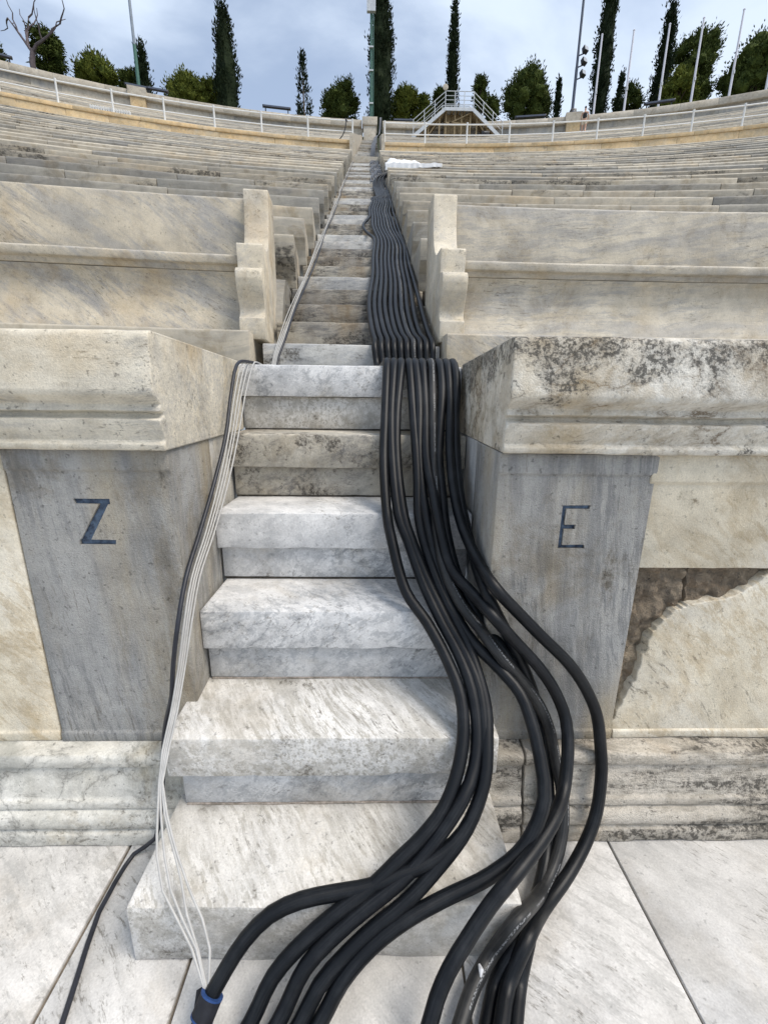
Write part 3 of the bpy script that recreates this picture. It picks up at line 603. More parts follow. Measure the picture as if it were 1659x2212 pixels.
# ---- walkway under the upper podium, upper podium wall, stairs
def arc_slab(r0, r1, z0, z1, a0, a1, n):
    V = []; F = []
    for i in range(n+1):
        a = a0+(a1-a0)*i/n
        V += [polar(r0, a, z0), polar(r0, a, z1), polar(r1, a, z1), polar(r1, a, z0)]
    for i in range(n):
        for k in range(4): F.append((4*i+k, 4*i+(k+1) % 4, 4*i+4+(k+1) % 4, 4*i+4+k))
    F += [(3, 2, 1, 0), (4*n, 4*n+1, 4*n+2, 4*n+3)]
    return V, F
V, F = arc_slab(47.2, 50.6, 10.0, 10.56, -.62, .62, 60); ob('upper_walkway', V, F, M['cap_top'], None, 30, kind='structure')
def block_wall(root, mname, r0, r1, z0, z1, xe, side, amax, lens, mats, seed, bev=.012):
    q = random.Random(seed); a = ang(xe, r0); n = 0
    while abs(a) < amax:
        L_ = q.choice(lens); a1 = a + side*L_/r0; lo, hi = min(a, a1), max(a, a1)
        c = polar(r0, lo); am = (lo+hi)/2
        V, F = sweep([(0, z0), (0, z1), (r1-r0, z1), (r1-r0, z0)], [.004, L_-.004], fS, bev)
        Mx = Matrix.Translation(c - Vector(root.location)) @ Matrix.Rotation(-am, 4, 'Z')
        ob(mname, [Mx @ Vector((v[0], v[1]+q.uniform(0, .004), v[2])) for v in V], F, M[q.choice(mats)], root); a = a1; n += 1
for side in (-1, 1):
    sd = 'left' if side < 0 else 'right'
    uw = empty('upper_podium_wall', (-3 if side < 0 else 3, 21.4, 10.56), label='ochre stone podium wall under the white railing, %s of the gangway' % sd, cat='wall')
    block_wall(uw, 'wall_block', 50.2, 50.8, 10.4, 12.40, -.96 if side < 0 else .42, side, .42, [1.5, 1.9, 2.3], ['tan'], 3+side)
    block_wall(uw, 'lip_block', 50.17, 51.3, 12.403, 12.54, -.98 if side < 0 else .44, side, .42, [1.8, 2.4, 2.9], ['tan'], 7+side)
us = empty('upper_stairs', (-.35, 21, 10.5), label='narrow marble steps rising through the gap in the ochre wall to the top pier', cat='stairs')
def up_step(y, z, wd, xc, mk, rise, t):
    b_ = MB(); b_.box((xc-wd+.35, y-21, z-rise-10.5), (xc+wd+.35, y+t-21, z-10.5)); b_.build('step', M[mk], us, 0)
q = random.Random(8)
for n in range(8): up_step(20.75+.26*n, 10.56+.24*(n+1), .60, -.33, q.choice(['gang_a', 'gang_b', 'seat_g']), .30, .30)
for n in range(36): up_step(22.85+.36*n, 12.48+.1935*(n+1), .52, -.33-.004*n, q.choice(['gang_a', 'gang_b', 'seat']), .24, .40)
for side in (-1, 1):          # the low parapets of that cut
    b_ = MB(); x0 = -.33+side*.62
    b_.add([(x0+.35, 0, -.2), (x0+.35+side*.14, 0, -.2), (x0+.35+side*.14, 0, 2.0), (x0+.35, 0, 2.0), (x0+.30, 15, 8.9), (x0+.30+side*.14, 15, 8.9), (x0+.30+side*.14, 15, 9.45), (x0+.30, 15, 9.45)],
           [(0, 1, 2, 3), (7, 6, 5, 4), (0, 4, 5, 1), (1, 5, 6, 2), (2, 6, 7, 3), (3, 7, 4, 0)])
    b_.build('side_wall', M['cap_top'], us, 0)

# ---- top wall with coping and piers
for side in (-1, 1):
    sd = 'left' if side < 0 else 'right'
    tw = empty('top_wall', (-6 if side < 0 else 6, 35.6, 19.4), label='grey block wall with pale coping along the rim, %s of the central pier' % sd, cat='wall')
    block_wall(tw, 'wall_block', 64.62, 65.2, 19.3, 20.44, -.95 if side < 0 else .50, side, .46, [1.6, 2.0, 2.5, 2.9], ['wall_g', 'wall_g', 'wall_g', 'cap_top'], 13+side)
    block_wall(tw, 'coping_block', 64.42, 65.4, 20.445, 20.86, -1.02 if side < 0 else .46, side, .46, [1.7, 2.2, 2.8], ['cap_top'], 17+side, .04)
    px = -15.6 if side < 0 else 13.8
    a = ang(px, 64.3); Mx = Matrix.Translation(polar(64.28, a) - Vector(tw.location)) @ Matrix.Rotation(-a, 4, 'Z')
    b_ = MB(); b_.box((-.45, 0, 19.3), (.45, .5, 20.43), Mx); b_.build('pier', M['tan'], tw, 0)
    b_ = MB(); b_.box((-.55, -.08, 20.433), (.55, .6, 20.98), Mx); b_.build('pier_cap', M['cap_top'], tw, 0)
pr = empty('pier', (-.45, 35.7, 19.3), label='pale stone pier with cap at the top of the central stairs', cat='pier')
V, F = sweep([(0, .0), (0, 1.13), (.8, 1.13), (.8, 0)], [-.45, .45], fS, .02); ob('shaft', V, F, M['cap_top'], pr)
V, F = sweep([(-.07, 1.133), (-.09, 1.20), (-.09, 1.64), (.9, 1.64), (.9, 1.133)], [-.54, .54], fS, .025); ob('cap', V, F, M['cap_top'], pr)

# ---- hillside behind the rim
V = []; F = []; rs = [65.3, 70, 76, 84, 95, 115, 150]; zz = [20.3, 20.8, 21.6, 22.6, 24, 26, 27]; na = 60
for r, z in zip(rs, zz):
    for i in range(na+1):
        a = -1.15+2.3*i/na; p = polar(r, a, z); p.z += .35*nz(p, .2); V.append(p)
for k in range(len(rs)-1):
    for i in range(na): F.append((k*(na+1)+i, k*(na+1)+i+1, (k+1)*(na+1)+i+1, (k+1)*(na+1)+i))
ob('hillside', V, F, M['hill'], None, 60, kind='structure')

# world-space routes of the hand-laid cables (metres)
CAB = {'a': [[0.171,1.223,1.568],[0.161,1.044,1.371],[0.155,0.885,1.197],[0.168,0.722,1.014],[0.181,0.645,0.961],[0.229,0.535,0.808],[0.296,0.463,0.731],[0.351,0.389,0.648],[0.387,0.315,0.565],[0.387,0.251,0.494],[0.364,0.188,0.425],[0.317,0.126,0.356],[0.251,0.081,0.307],[0.183,0.047,0.269],[0.121,0.015,0.233],[0.047,-0.016,0.207],[-0.041,-0.054,0.163],[-0.112,-0.097,0.116],[-0.156,-0.147,0.055]],
'b': [[0.203,1.229,1.575],[0.187,1.044,1.371],[0.19,0.885,1.198],[0.212,0.722,1.015],[0.241,0.648,0.949],[0.287,0.557,0.834],[0.344,0.465,0.731],[0.39,0.397,0.659],[0.422,0.325,0.58],[0.428,0.251,0.494],[0.409,0.188,0.424],[0.369,0.132,0.38],[0.266,0.063,0.286],[0.19,0.02,0.24],[0.121,-0.01,0.212],[0.043,-0.045,0.178],[-0.036,-0.089,0.132],[-0.093,-0.147,0.054]],
'c': [[0.236,1.229,1.575],[0.21,1.045,1.371],[0.208,0.885,1.198],[0.231,0.722,1.015],[0.255,0.649,0.949],[0.306,0.557,0.834],[0.365,0.465,0.731],[0.412,0.397,0.659],[0.445,0.325,0.58],[0.448,0.249,0.495],[0.435,0.17,0.405],[0.378,0.097,0.324],[0.275,0.03,0.25],[0.198,-0.01,0.206],[0.122,-0.041,0.173],[0.051,-0.075,0.135],[-0.002,-0.108,0.103],[-0.042,-0.148,0.054]],
'v': [[0.273,1.234,1.58],[0.281,1.044,1.372],[0.287,0.851,1.158],[0.285,0.722,1.015],[0.311,0.623,0.906],[0.359,0.522,0.794],[0.411,0.44,0.703],[0.444,0.363,0.619],[0.461,0.292,0.54],[0.453,0.231,0.48],[0.433,0.162,0.403],[0.364,0.088,0.314],[0.273,0.048,0.27],[0.188,0.03,0.25],[0.116,0.015,0.233],[0.022,0.006,0.225],[-0.058,-0.005,0.219],[-0.13,-0.023,0.201],[-0.187,-0.052,0.163],[-0.224,-0.084,0.125],[-0.248,-0.11,0.096],[-0.26,-0.131,0.075],[-0.275,-0.155,0.046]],
'r1': [[0.301,1.234,1.581],[0.307,1.091,1.44],[0.299,0.929,1.243],[0.303,0.797,1.097],[0.312,0.709,1.019],[0.342,0.6,0.88],[0.378,0.502,0.772],[0.44,0.424,0.686],[0.52,0.364,0.621],[0.568,0.31,0.577],[0.591,0.25,0.51],[0.6,0.189,0.438],[0.594,0.132,0.38],[0.527,0.069,0.293],[0.428,0.028,0.248],[0.303,-0.002,0.214],[0.209,-0.03,0.19],[0.122,-0.063,0.154],[0.052,-0.103,0.108],[0.002,-0.148,0.053]],
'r4': [[0.333,1.231,1.577],[0.333,1.07,1.406],[0.325,0.885,1.215],[0.338,0.765,1.105],[0.345,0.659,1.033],[0.38,0.548,0.891],[0.437,0.454,0.839],[0.475,0.359,0.815],[0.555,0.36,0.725],[0.64,0.361,0.631],[0.7,0.355,0.542],[0.73,0.33,0.464],[0.722,0.28,0.401],[0.686,0.205,0.323],[0.637,0.138,0.314],[0.565,0.069,0.3],[0.48,0.001,0.289],[0.413,-0.037,0.251],[0.349,-0.078,0.201],[0.3,-0.114,0.161],[0.269,-0.145,0.126],[0.251,-0.171,0.096]],
'r3': [[0.373,1.231,1.577],[0.365,1.07,1.407],[0.352,0.892,1.215],[0.348,0.775,1.102],[0.346,0.656,0.982],[0.363,0.555,0.872],[0.41,0.476,0.785],[0.462,0.423,0.73],[0.52,0.365,0.663],[0.59,0.374,0.581],[0.655,0.373,0.491],[0.696,0.36,0.402],[0.714,0.334,0.313],[0.734,0.308,0.224],[0.736,0.273,0.151],[0.702,0.212,0.081],[0.63,0.134,0.048],[0.481,-0.03,0.174],[0.43,-0.03,0.064],[0.376,-0.081,0.055],[0.327,-0.149,0.046]],
'r2': [[0.411,1.232,1.578],[0.409,1.122,1.479],[0.387,0.987,1.308],[0.374,0.895,1.214],[0.376,0.793,1.099],[0.382,0.682,0.974],[0.412,0.566,0.843],[0.476,0.47,0.736],[0.54,0.401,0.66],[0.609,0.397,0.543],[0.659,0.38,0.414],[0.676,0.354,0.304],[0.687,0.303,0.164],[0.673,0.232,0.075],[0.617,0.135,0.046],[0.489,-0.03,0.088],[0.436,-0.063,0.02],[0.394,-0.137,0.019]],
'r5': [[0.444,1.232,1.578],[0.44,1.091,1.442],[0.422,0.92,1.245],[0.419,0.796,1.122],[0.43,0.67,1.017],[0.455,0.533,0.941],[0.479,0.375,0.902],[0.568,0.375,0.807],[0.651,0.377,0.723],[0.737,0.378,0.638],[0.802,0.377,0.55],[0.85,0.367,0.449],[0.866,0.344,0.339],[0.869,0.328,0.283],[0.849,0.284,0.156],[0.802,0.236,0.097],[0.715,0.164,0.051],[0.611,0.082,0.043],[0.517,-0.03,0.114],[0.459,-0.081,0.045],[0.422,-0.15,0.046]],
'r6': [[0.476,1.229,1.575],[0.475,1.151,1.515],[0.459,1.043,1.374],[0.448,0.93,1.244],[0.444,0.822,1.126],[0.445,0.712,1.037],[0.462,0.563,0.913],[0.473,0.401,0.854],[0.533,0.401,0.743],[0.595,0.401,0.626],[0.652,0.395,0.491],[0.689,0.371,0.348],[0.701,0.326,0.205],[0.694,0.265,0.103],[0.656,0.186,0.037],[0.593,0.099,0.019],[0.519,-0.03,0.094],[0.498,-0.059,0.029],[0.46,-0.138,0.019]],
'w0': [[-0.452,1.13,1.573],[-0.452,1.016,1.457],[-0.447,0.885,1.3],[-0.447,0.744,1.144],[-0.452,0.595,0.996],[-0.452,0.453,0.889],[-0.452,0.371,0.774],[-0.465,0.335,0.656],[-0.476,0.28,0.537],[-0.481,0.221,0.461],[-0.472,0.168,0.403],[-0.457,0.116,0.351],[-0.439,0.059,0.282],[-0.408,0.012,0.23],[-0.357,-0.027,0.187],[-0.312,-0.063,0.153],[-0.273,-0.104,0.102],[-0.263,-0.125,0.079]],
'w1': [[-0.452,1.185,1.577],[-0.452,1.062,1.458],[-0.447,0.924,1.297],[-0.447,0.775,1.138],[-0.452,0.619,0.989],[-0.452,0.471,0.881],[-0.452,0.386,0.766],[-0.462,0.341,0.651],[-0.471,0.282,0.536],[-0.475,0.221,0.461],[-0.469,0.168,0.403],[-0.448,0.116,0.351],[-0.419,0.059,0.282],[-0.387,0.012,0.23],[-0.347,-0.025,0.191],[-0.301,-0.063,0.152],[-0.27,-0.104,0.102],[-0.261,-0.125,0.079]],
'w2': [[-0.452,1.234,1.581],[-0.452,1.104,1.458],[-0.448,0.959,1.294],[-0.447,0.804,1.133],[-0.452,0.641,0.982],[-0.452,0.487,0.874],[-0.452,0.4,0.758],[-0.459,0.347,0.647],[-0.467,0.284,0.534],[-0.47,0.221,0.461],[-0.465,0.168,0.403],[-0.438,0.116,0.351],[-0.391,0.058,0.282],[-0.365,0.024,0.251],[-0.338,-0.019,0.197],[-0.299,-0.061,0.15],[-0.267,-0.104,0.102],[-0.259,-0.125,0.079]],
'w3': [[-0.433,1.234,1.581],[-0.437,1.111,1.459],[-0.436,0.969,1.293],[-0.439,0.819,1.13],[-0.449,0.661,0.976],[-0.452,0.509,0.865],[-0.452,0.418,0.748],[-0.456,0.355,0.642],[-0.461,0.285,0.533],[-0.464,0.221,0.461],[-0.463,0.168,0.403],[-0.432,0.116,0.351],[-0.384,0.058,0.281],[-0.342,0.014,0.233],[-0.298,-0.025,0.19],[-0.269,-0.063,0.152],[-0.26,-0.104,0.102],[-0.257,-0.125,0.079]],
'g0': [[-0.452,1.068,1.572],[-0.451,0.965,1.456],[-0.443,0.842,1.303],[-0.447,0.701,1.152],[-0.452,0.548,1.011],[-0.452,0.416,0.905],[-0.452,0.321,0.773],[-0.477,0.322,0.649],[-0.488,0.32,0.57],[-0.55,0.362,0.4],[-0.562,0.322,0.2],[-0.575,0.272,0.07],[-0.65,0.269,0.008],[-0.661,0.187,0.008],[-0.661,0.108,0.008],[-0.645,0.033,0.008],[-0.625,-0.043,0.008],[-0.606,-0.119,0.008]]}

# ================================================================== cables
def cable(name, pts, r, mat, n=12, step=.03, **tags):
    P = spline(pts, step); V, F = tube(P, r, n); Ls = [0.0]
    for i in range(1, len(P)): Ls.append(Ls[-1]+(P[i]-P[i-1]).length)
    o0 = Vector(P[0])
    def uv(p, vi):
        i, k = divmod(vi, n); u = k/n
        if k == 0 and len(p.vertices) == 4 and any((x % n) == n-1 for x in p.vertices): u = 1.0
        return (u, Ls[i])
    me = mesh(name, [v-o0 for v in V], F, mat, 60, uv); o = bpy.data.objects.new(name, me); o.location = o0
    return link(o, None, **tags)
def gz(y):                                            # height of the gangway's nosing line
    return 1.779 + (y-2.1)*.1875/.36
order = ['a', 'b', 'c', 'v', 'r1', 'r4', 'r3', 'r2', 'r5', 'r6']
DESC = {
 'a': 'thick black cable, leftmost of the hanging bunch, sweeping left across the lowest steps',
 'b': 'thick black cable, second from the left where the bunch drops over the top step',
 'c': 'thick black cable, third from the left at the top step',
 'v': 'thick black cable arching over the bottom step and ending in the blue strap',
 'r1': 'thick black cable that crosses from the right bunch back over the bottom step corner',
 'r4': 'thick black cable with faint white print lying on top of the right bunch',
 'r3': 'dusty grey-black cable that crosses beneath the printed one at the bottom right',
 'r2': 'thick black cable dropping straight down the middle of the right bunch',
 'r5': 'thick black cable bowing farthest right in front of the pillar carved E',
 'r6': 'thick black cable hugging the right wall at the top step, behind the right bunch'}
cr = random.Random(3)
for i, k in enumerate(order):
    drop = [Vector(p) for p in CAB[k]]
    up = []
    ph = cr.uniform(0, 6)
    ytop = 10.35 + .05*(i % 3)
    off = .028 + .0405*(9-i)
    up += [(xR(11)+.30+.02*i, 11.0, gz(10.7)+.42), (xR(10.7)+.04+.012*i, 10.75, gz(10.7)+.30), (xR(10.5)-.07-.022*(9-i), 10.45, gz(10.5)+.12+.02*(i % 3))]
    y = 10.1
    while y > 2.15:
        wob = .028*math.sin(y*1.7) + .010*math.sin(y*4.1+.15*i) + .004*nz((y*1.3, i*3.1, 0))
        sq = .72 if y > 8.5 else 1.0
        if i == 0 and 5.0 < y < 6.4: wob -= .09*math.sin((y-5.0)/1.4*math.pi)
        up.append((xR(y) - off*sq + wob*(1 if i < 9 else .3), y, gz(y)+.026+.004*max(0, nz((y*1.1, i*5.7, 2)))+.0015*math.sin(y*17.45)))
        y -= .24
    e = drop[0]
    xb = xR(2.1)-off
    up += [(xb, 2.10, 1.803), (xb-.003, 2.045, 1.76), (xb*.8+e.x*.2, 2.02, 1.66), (xb*.6+e.x*.4, 1.93, 1.612), (xb*.3+e.x*.7, 1.62, 1.611), (e.x, 1.36, 1.612), (e.x, 1.285, 1.611), (e.x, 1.245, 1.598)]
    tail = []
    l, m_ = drop[-1], drop[-2]; d = (l-m_); d.z = 0; d.normalize()
    if k != 'v': tail = [l + d*.16 + Vector((0, 0, .02-l.z)) + Vector((0, -.03, 0)), l + d*.40 + Vector((0, -.12, .02-l.z)), l + d*.6 + Vector((.05, -.4, .02-l.z))]
    else: tail = [l + Vector((-.05, -.10, .022-l.z)), l + Vector((-.08, -.3, .022-l.z)), l + Vector((-.02, -.6, .022-l.z))]
    cable('power_cable', up + [tuple(p) for p in drop[1:]] + [tuple(t) for t in tail], .0188, M['cable_p' if k in ('r4', 'b') else ('cable_d' if k == 'r3' else 'cable')], 14, .028,
          label=DESC[k], cat='cable', group='thick black cables running down the gangway')
# strap round the end of the arching cable and the white wires
v0, v1 = Vector(CAB['v'][-3]), Vector(CAB['v'][-1]); dv = (v1-v0).normalized(); c0 = v0.lerp(v1, .38)
st = empty('cable_strap', c0, label='blue-edged black hook-and-loop strap round the cable at the bottom left', cat='strap')
def ring(p, d, r, h, nm, mat):
    V, F = tube([p-d*h/2, p-d*h*.48, p+d*h*.48, p+d*h/2], [r*.94, r, r, r*.94], 20); ob(nm, V, F, mat, st)
ring(Vector((0, 0, 0)), dv, .0265, .044, 'band', M['strap'])
ring(-dv*.0215, dv, .0272, .004, 'edge', M['strap_blue']); ring(dv*.0215, dv, .0272, .004, 'edge', M['strap_blue'])
b_ = MB(); s_ = dv.cross(Vector((0, 0, 1))).normalized(); b_.bar(s_*.020-dv*.012, s_*.034+dv*.006+Vector((0, 0, .002)), .030, .005); b_.build('loose_end', M['strap'], st)
# thin wires down the left side
wl = ['outermost', 'second', 'third', 'innermost']
for i in range(5):
    k = 'w%d' % i if i < 4 else 'g0'
    drop = [Vector(p) for p in CAB[k]]; up = []; y = 19.0
    while y > 2.2:
        o_ = .035+.011*i + .008*math.sin(y*2.2+i*1.4) + .014*nz((y*.8, i*2.0, 4))
        up.append((xL(y) + o_*(1 if y < 9 else .6), y, gz(y)+.012+.004*i*(i % 2))); y -= .42
    e = drop[0]
    up += [(xL(2.1)+.045+.010*i, 2.1, 1.792), (xL(2.1)+.03+.008*i, 2.03, 1.70), (xL(2.1)+.02+.008*i, 1.95, 1.60+.004*(i % 2)), (-.53+.008*i, 1.7, 1.597), (e.x, 1.40, 1.598), (e.x, 1.27, 1.599)]
    tail = [] if i < 4 else [tuple(drop[-1]+Vector((.03, -.25, 0)))]
    if i < 4: tail = [tuple(c0 + Vector((-.004+.004*i, .0, .026))), tuple(c0 + dv*.10 + Vector((0, 0, .02)))]
    if i < 4: cable('white_wire', up + [tuple(p) for p in drop] + tail, .0032, M['wire_w'], 8, .04, label='thin white wire along the left of the steps, %s of the four above the floor' % wl[i], cat='wire', group='thin white wires')
    else: cable('grey_cable', up + [tuple(p) for p in drop] + tail, .0068, M['wire_k'], 10, .04, label='thin dark cable left of the white wires, running off across the floor at lower left', cat='cable')
# thinner bundle farther up the gangway
for i in range(7):
    P = [(xR(11.2)-.02, 10.9, gz(10.9)+.10)] if i > 4 else [(xR(10.5)-.16-.02*i, 10.35, gz(10.35)+.03)]
    y = 11.3
    while y < 20.4: P.append((xR(y) - .05-.048*i + .018*math.sin(y*2.5+i), y, min(gz(y), 10.62)+.022+.01*(i % 2))); y += .42
    P += [(-.02-.03*i, 20.9, 10.86), (.0-.03*i, 22.9, 12.82), (.05-.03*i, 29, 16.15), (.10-.02*i, 35.0, 19.45), (.20+.012*i, 35.5, 19.9), (.26+.02*i, 35.75, 20.95), (.28+.02*i, 37, 20.9)]
    cable('thin_cable', P, .014, M['wire_g'], 8, .12, label='thin dark grey cable on the upper gangway beyond the white tarpaulin', cat='cable', group='thin grey cables on the upper gangway')
# scrap of clear tape on the right bunch
tp = Vector(CAB['r3'][-2])+Vector((.012, .0, .017)); V, F = tube([tp, tp+Vector((.004, .012, .003)), tp+Vector((.002, .024, .001))], [.002, .007, .003], 7)
ob('tape_scrap', [v-tp for v in V], F, M['tape'], None, 35, label='small crumpled scrap of clear tape stuck to the cables at the bottom', cat='tape').location = tp

# white tarpaulin bundled on the seats
nx, ny = 60, 36; V = []; F = []
for i in range(nx+1):
    for j in range(ny+1):
        u, v = i/nx, j/ny; x = -.03+1.36*u
        hump = .17*max(0, math.sin(min(1, u*1.05+.12)*math.pi))**.7*(1-.35*u) + .07*math.exp(-((u-.12)/.10)**2)
        fold = .05*nz((u*5, v*3, 2)) + .045*abs(nz((u*11+v*4, v*2.2, 6))) + .010*nz((u*20, v*9, 9))
        if v < .25:      # hanging over the seat front
            k = 1-v/.25; y = 11.10-.012-.014*abs(nz((u*9, 3, 1))); z = (.012+fold*.5)*(1-k) - (.15+.03*nz((u*4, 0, 4))-.09*u)*k
            y -= .02*k*nz((u*16, v, 7))
        else:
            t = (v-.25)/.75; y = 11.10+.62*t; e_ = min(1, t*4+.1)*min(1, (1-t)*5)*min(1, u*9+.15)*min(1, (1-u)*4); z = .012+(hump*math.sin(min(1, t*1.1)*math.pi)**.6 + fold)*max(0, e_)**.7
        V.append((x + .02*nz((u*6, v*6, 3)), y, z))
for i in range(nx):
    for j in range(ny): a = i*(ny+1)+j; F.append((a, a+ny+1, a+ny+2, a+1))
t_ = ob('tarpaulin', V, F, M['tarp'], None, 70, label='crumpled white tarpaulin lying on the seats beside the cables', cat='tarpaulin'); t_.location = (.33, .0, 6.895)
t_.modifiers.new('thick', 'SOLIDIFY').thickness = .008

# ================================================================== railing
for side in (-1, 1):
    xp = [-.99, -2.93, -4.89, -6.8, -8.72, -10.57, -12.41, -14.2, -15.95, -17.6] if side < 0 else [.43, 2.23, 4.09, 5.96, 7.83, 9.68, 11.52, 13.36, 15.17, 17.0, 18.8]
    rl = empty('railing', polar(50.3, ang(xp[3], 50.3), 12.54), label='white tubular railing on the ochre wall %s of the gangway' % ('left' if side < 0 else 'right'), cat='railing')
    org = Vector(rl.location); A = [ang(x, 50.3) for x in xp]
    for a in A:
        p = polar(50.3, a, 12.53)-org
        V, F = tube([p, p+Vector((0, 0, .02)), p+Vector((0, 0, .021)), p+Vector((0, 0, .80)), p+Vector((0, 0, .815)), p+Vector((0, 0, .84)), p+Vector((0, 0, .855))], [.07, .07, .038, .038, .046, .046, .015], 10); ob('post', V, F, M['white_metal'], rl)
    for z in (13.30, 12.90):
        P = [polar(50.3, A[0]+(A[-1]-A[0])*i/60, z)-org for i in range(61)]
        V, F = tube(P, .028, 8); ob('rail', V, F, M['white_metal'], rl)
    # slender rail low along the last seat row
    P = [polar(47.15, ang(xp[0]-side*.1, 47.15)+(A[-1]-A[0])*i/60, 10.60)-org for i in range(61)]
# loose cable over the left end of the railing
cable('loose_cable', [(-1.55, 21.62, 12.58), (-1.42, 21.60, 12.72), (-1.30, 21.58, 12.98), (-1.27, 21.56, 13.2), (-1.28, 21.54, 13.31), (-1.2, 21.62, 13.2)], .02, M['wire_k'], 8, .05, label='black cable looped over the left railing near the gangway', cat='cable')
# upright bars standing in for pale ribs of unidentified kind
def ribs(p0, p1, n, h, lab):
    e = empty('rib_row', p0, label=lab, cat='slats', group='rows of pale ribs on the upper tier'); p0, p1 = Vector(p0), Vector(p1)
    for i in range(n):
        p = p0.lerp(p1, i/(n-1))-p0
        b_ = MB(); b_.bar(p, p+Vector((-.03, .02, h)), .05, .10); b_.build('slat', M['white_metal'], e)
    b_ = MB(); b_.bar(Vector((0, .06, .03)), p1-p0+Vector((0, .06, .03)), .06, .06); b_.build('base_rail', M['wood'], e)
ribs(polar(50.45, ang(-11.4, 50.45), 12.56), polar(50.45, ang(-10.05, 50.45), 12.56), 16, .24, 'row of pale upright ribs on the ochre wall at left')
ribs((13.72, 32.3, 18.30), (14.55, 32.12, 18.05), 8, .22, 'row of pale upright ribs beside the person at right')

# ================================================================== steel bridge over the rim wall
BX0, BX1, BY0, BY1, BZ = 4.78, 6.74, 34.75, 36.3, 21.14
br = empty('footbridge', (5.75, 34.8, 19.3), label='galvanised steel footbridge with stairs on both sides over the rim wall', cat='footbridge'); bo = Vector(br.location)
def bp(mb, nm, mat): 
    mb.V = [tuple(Vector(v)-bo) for v in mb.V]; return mb.build(nm, M[mat], br)
m_ = MB(); m_.box((BX0-.05, BY0, BZ-.04), (BX1+.05, BY1, BZ)); bp(m_, 'deck', 'galv')
for y in (BY0-.003, BY1-.05): m_ = MB(); m_.box((BX0-.06, y, BZ-.20), (BX1+.06, y+.06, BZ+.002)); bp(m_, 'edge_beam', 'galv')
for sx, xb in ((-1, 2.54), (1, 8.92)):
    xt = BX0 if sx < 0 else BX1
    for y in (BY0, BY1-.06):
        m_ = MB(); m_.bar((xt, y+.03, BZ-.11), (xb, y+.03, 19.32), .05, .22); bp(m_, 'stringer', 'galv')
    for i in range(9):
        t = (i+.5)/9.5; m_ = MB(); x = xt+(xb-xt)*t; z = BZ+(19.42-BZ)*t; m_.box((x-.12, BY0+.06, z-.02), (x+.12, BY1-.06, z+.02)); bp(m_, 'tread', 'wood')
    for y in (BY0+.03, BY1-.03):
        for t in (0, .32, .64, .97):
            m_ = MB(); x = xt+(xb-xt)*t; z = BZ-.11+(19.32-BZ+.11)*t; m_.bar((x, y, z), (x, y, z+1.02), .045); bp(m_, 'railing_post', 'galv')
        for h in (1.0, .72, .46):
            m_ = MB(); m_.tube([(xt, y, BZ-.1+h), (xb+.06*sx*-1, y, 19.36+h)], .024 if h == 1.0 else .017, 6); bp(m_, 'rail', 'galv')
    # bracing under the flight
    for t in (.15, .5):
        m_ = MB(); x = xt+(xb-xt)*t; z = BZ+(19.32-BZ)*t; m_.bar((x, BY0+.25, z-.2), (x, BY0+.25, 19.35), .09); bp(m_, 'support_post', 'wood')
    m_ = MB(); m_.bar((xt+sx*.1, BY0+.3, 20.9), (xt+sx*1.25, BY0+.3, 19.4), .07); bp(m_, 'brace', 'wood')
    for i in range(5):
        t0 = .02+.19*i; m_ = MB(); xa = xt+(xb-xt)*t0; xc = xt+(xb-xt)*(t0+.17); za = BZ-.22+(19.32-BZ)*t0; zc = BZ-.22+(19.32-BZ)*(t0+.17)
        m_.bar((xa, .5*(BY0+BY1), za), (xc, .5*(BY0+BY1), zc), BY1-BY0-.2, .03); bp(m_, 'soffit_board', 'wood')
for i in range(5):
    x = BX0+.1+(BX1-BX0-.2)*i/4; m_ = MB(); m_.bar((x, BY0+.1, BZ-.10), (x, BY1-.1, BZ-.10), .10, .09); bp(m_, 'joist', 'wood')
for i in range(4):
    x = BX0+.05+(BX1-BX0)*i/4; m_ = MB(); m_.box((x, BY0+.75, 19.9), (x+.47, BY0+.78, BZ-.06)); bp(m_, 'back_board', 'wood')
for x in (BX0+.12, BX0+.75, BX1-.75, BX1-.12): m_ = MB(); m_.bar((x, BY0+.3, 19.4), (x, BY0+.3, BZ-.05), .08); bp(m_, 'support_post', 'wood')
for a, b in (((BX0+.1, 20.2), (BX1-.1, 20.95)), ((BX0+.1, 20.35), (BX1-.1, 20.30))): m_ = MB(); m_.bar((a[0], BY0+.24, a[1]), (b[0], BY0+.24, b[1]), .07); bp(m_, 'brace', 'wood')
for y in (BY0+.03, BY1-.03):
    for i in range(4):
        x = BX0+(BX1-BX0)*i/3; m_ = MB(); m_.bar((x, y, BZ), (x, y, BZ+.93), .05); bp(m_, 'railing_post', 'galv')
    for h in (.92, .66, .42, .18): m_ = MB(); m_.tube([(BX0, y, BZ+h), (BX1, y, BZ+h)], .025 if h > .9 else .018, 6); bp(m_, 'rail', 'galv')
# round mirror at its corner
mr_ = empty('round_mirror', (4.74, 34.74, 21.9), label='round pale disc on the left corner of the footbridge railing', cat='mirror')
V, F = tube([(0, 0, .34), (0, -.02, .34), (0, -.05, .34), (0, -.065, .34)], [.16, .19, .17, .04], 24); ob('dish', V, F, M['cap_top'], mr_)
m_ = MB(); m_.tube([(0, .0, 0), (0, .0, .2)], .02, 8); m_.build('stem', M['galv'], mr_)
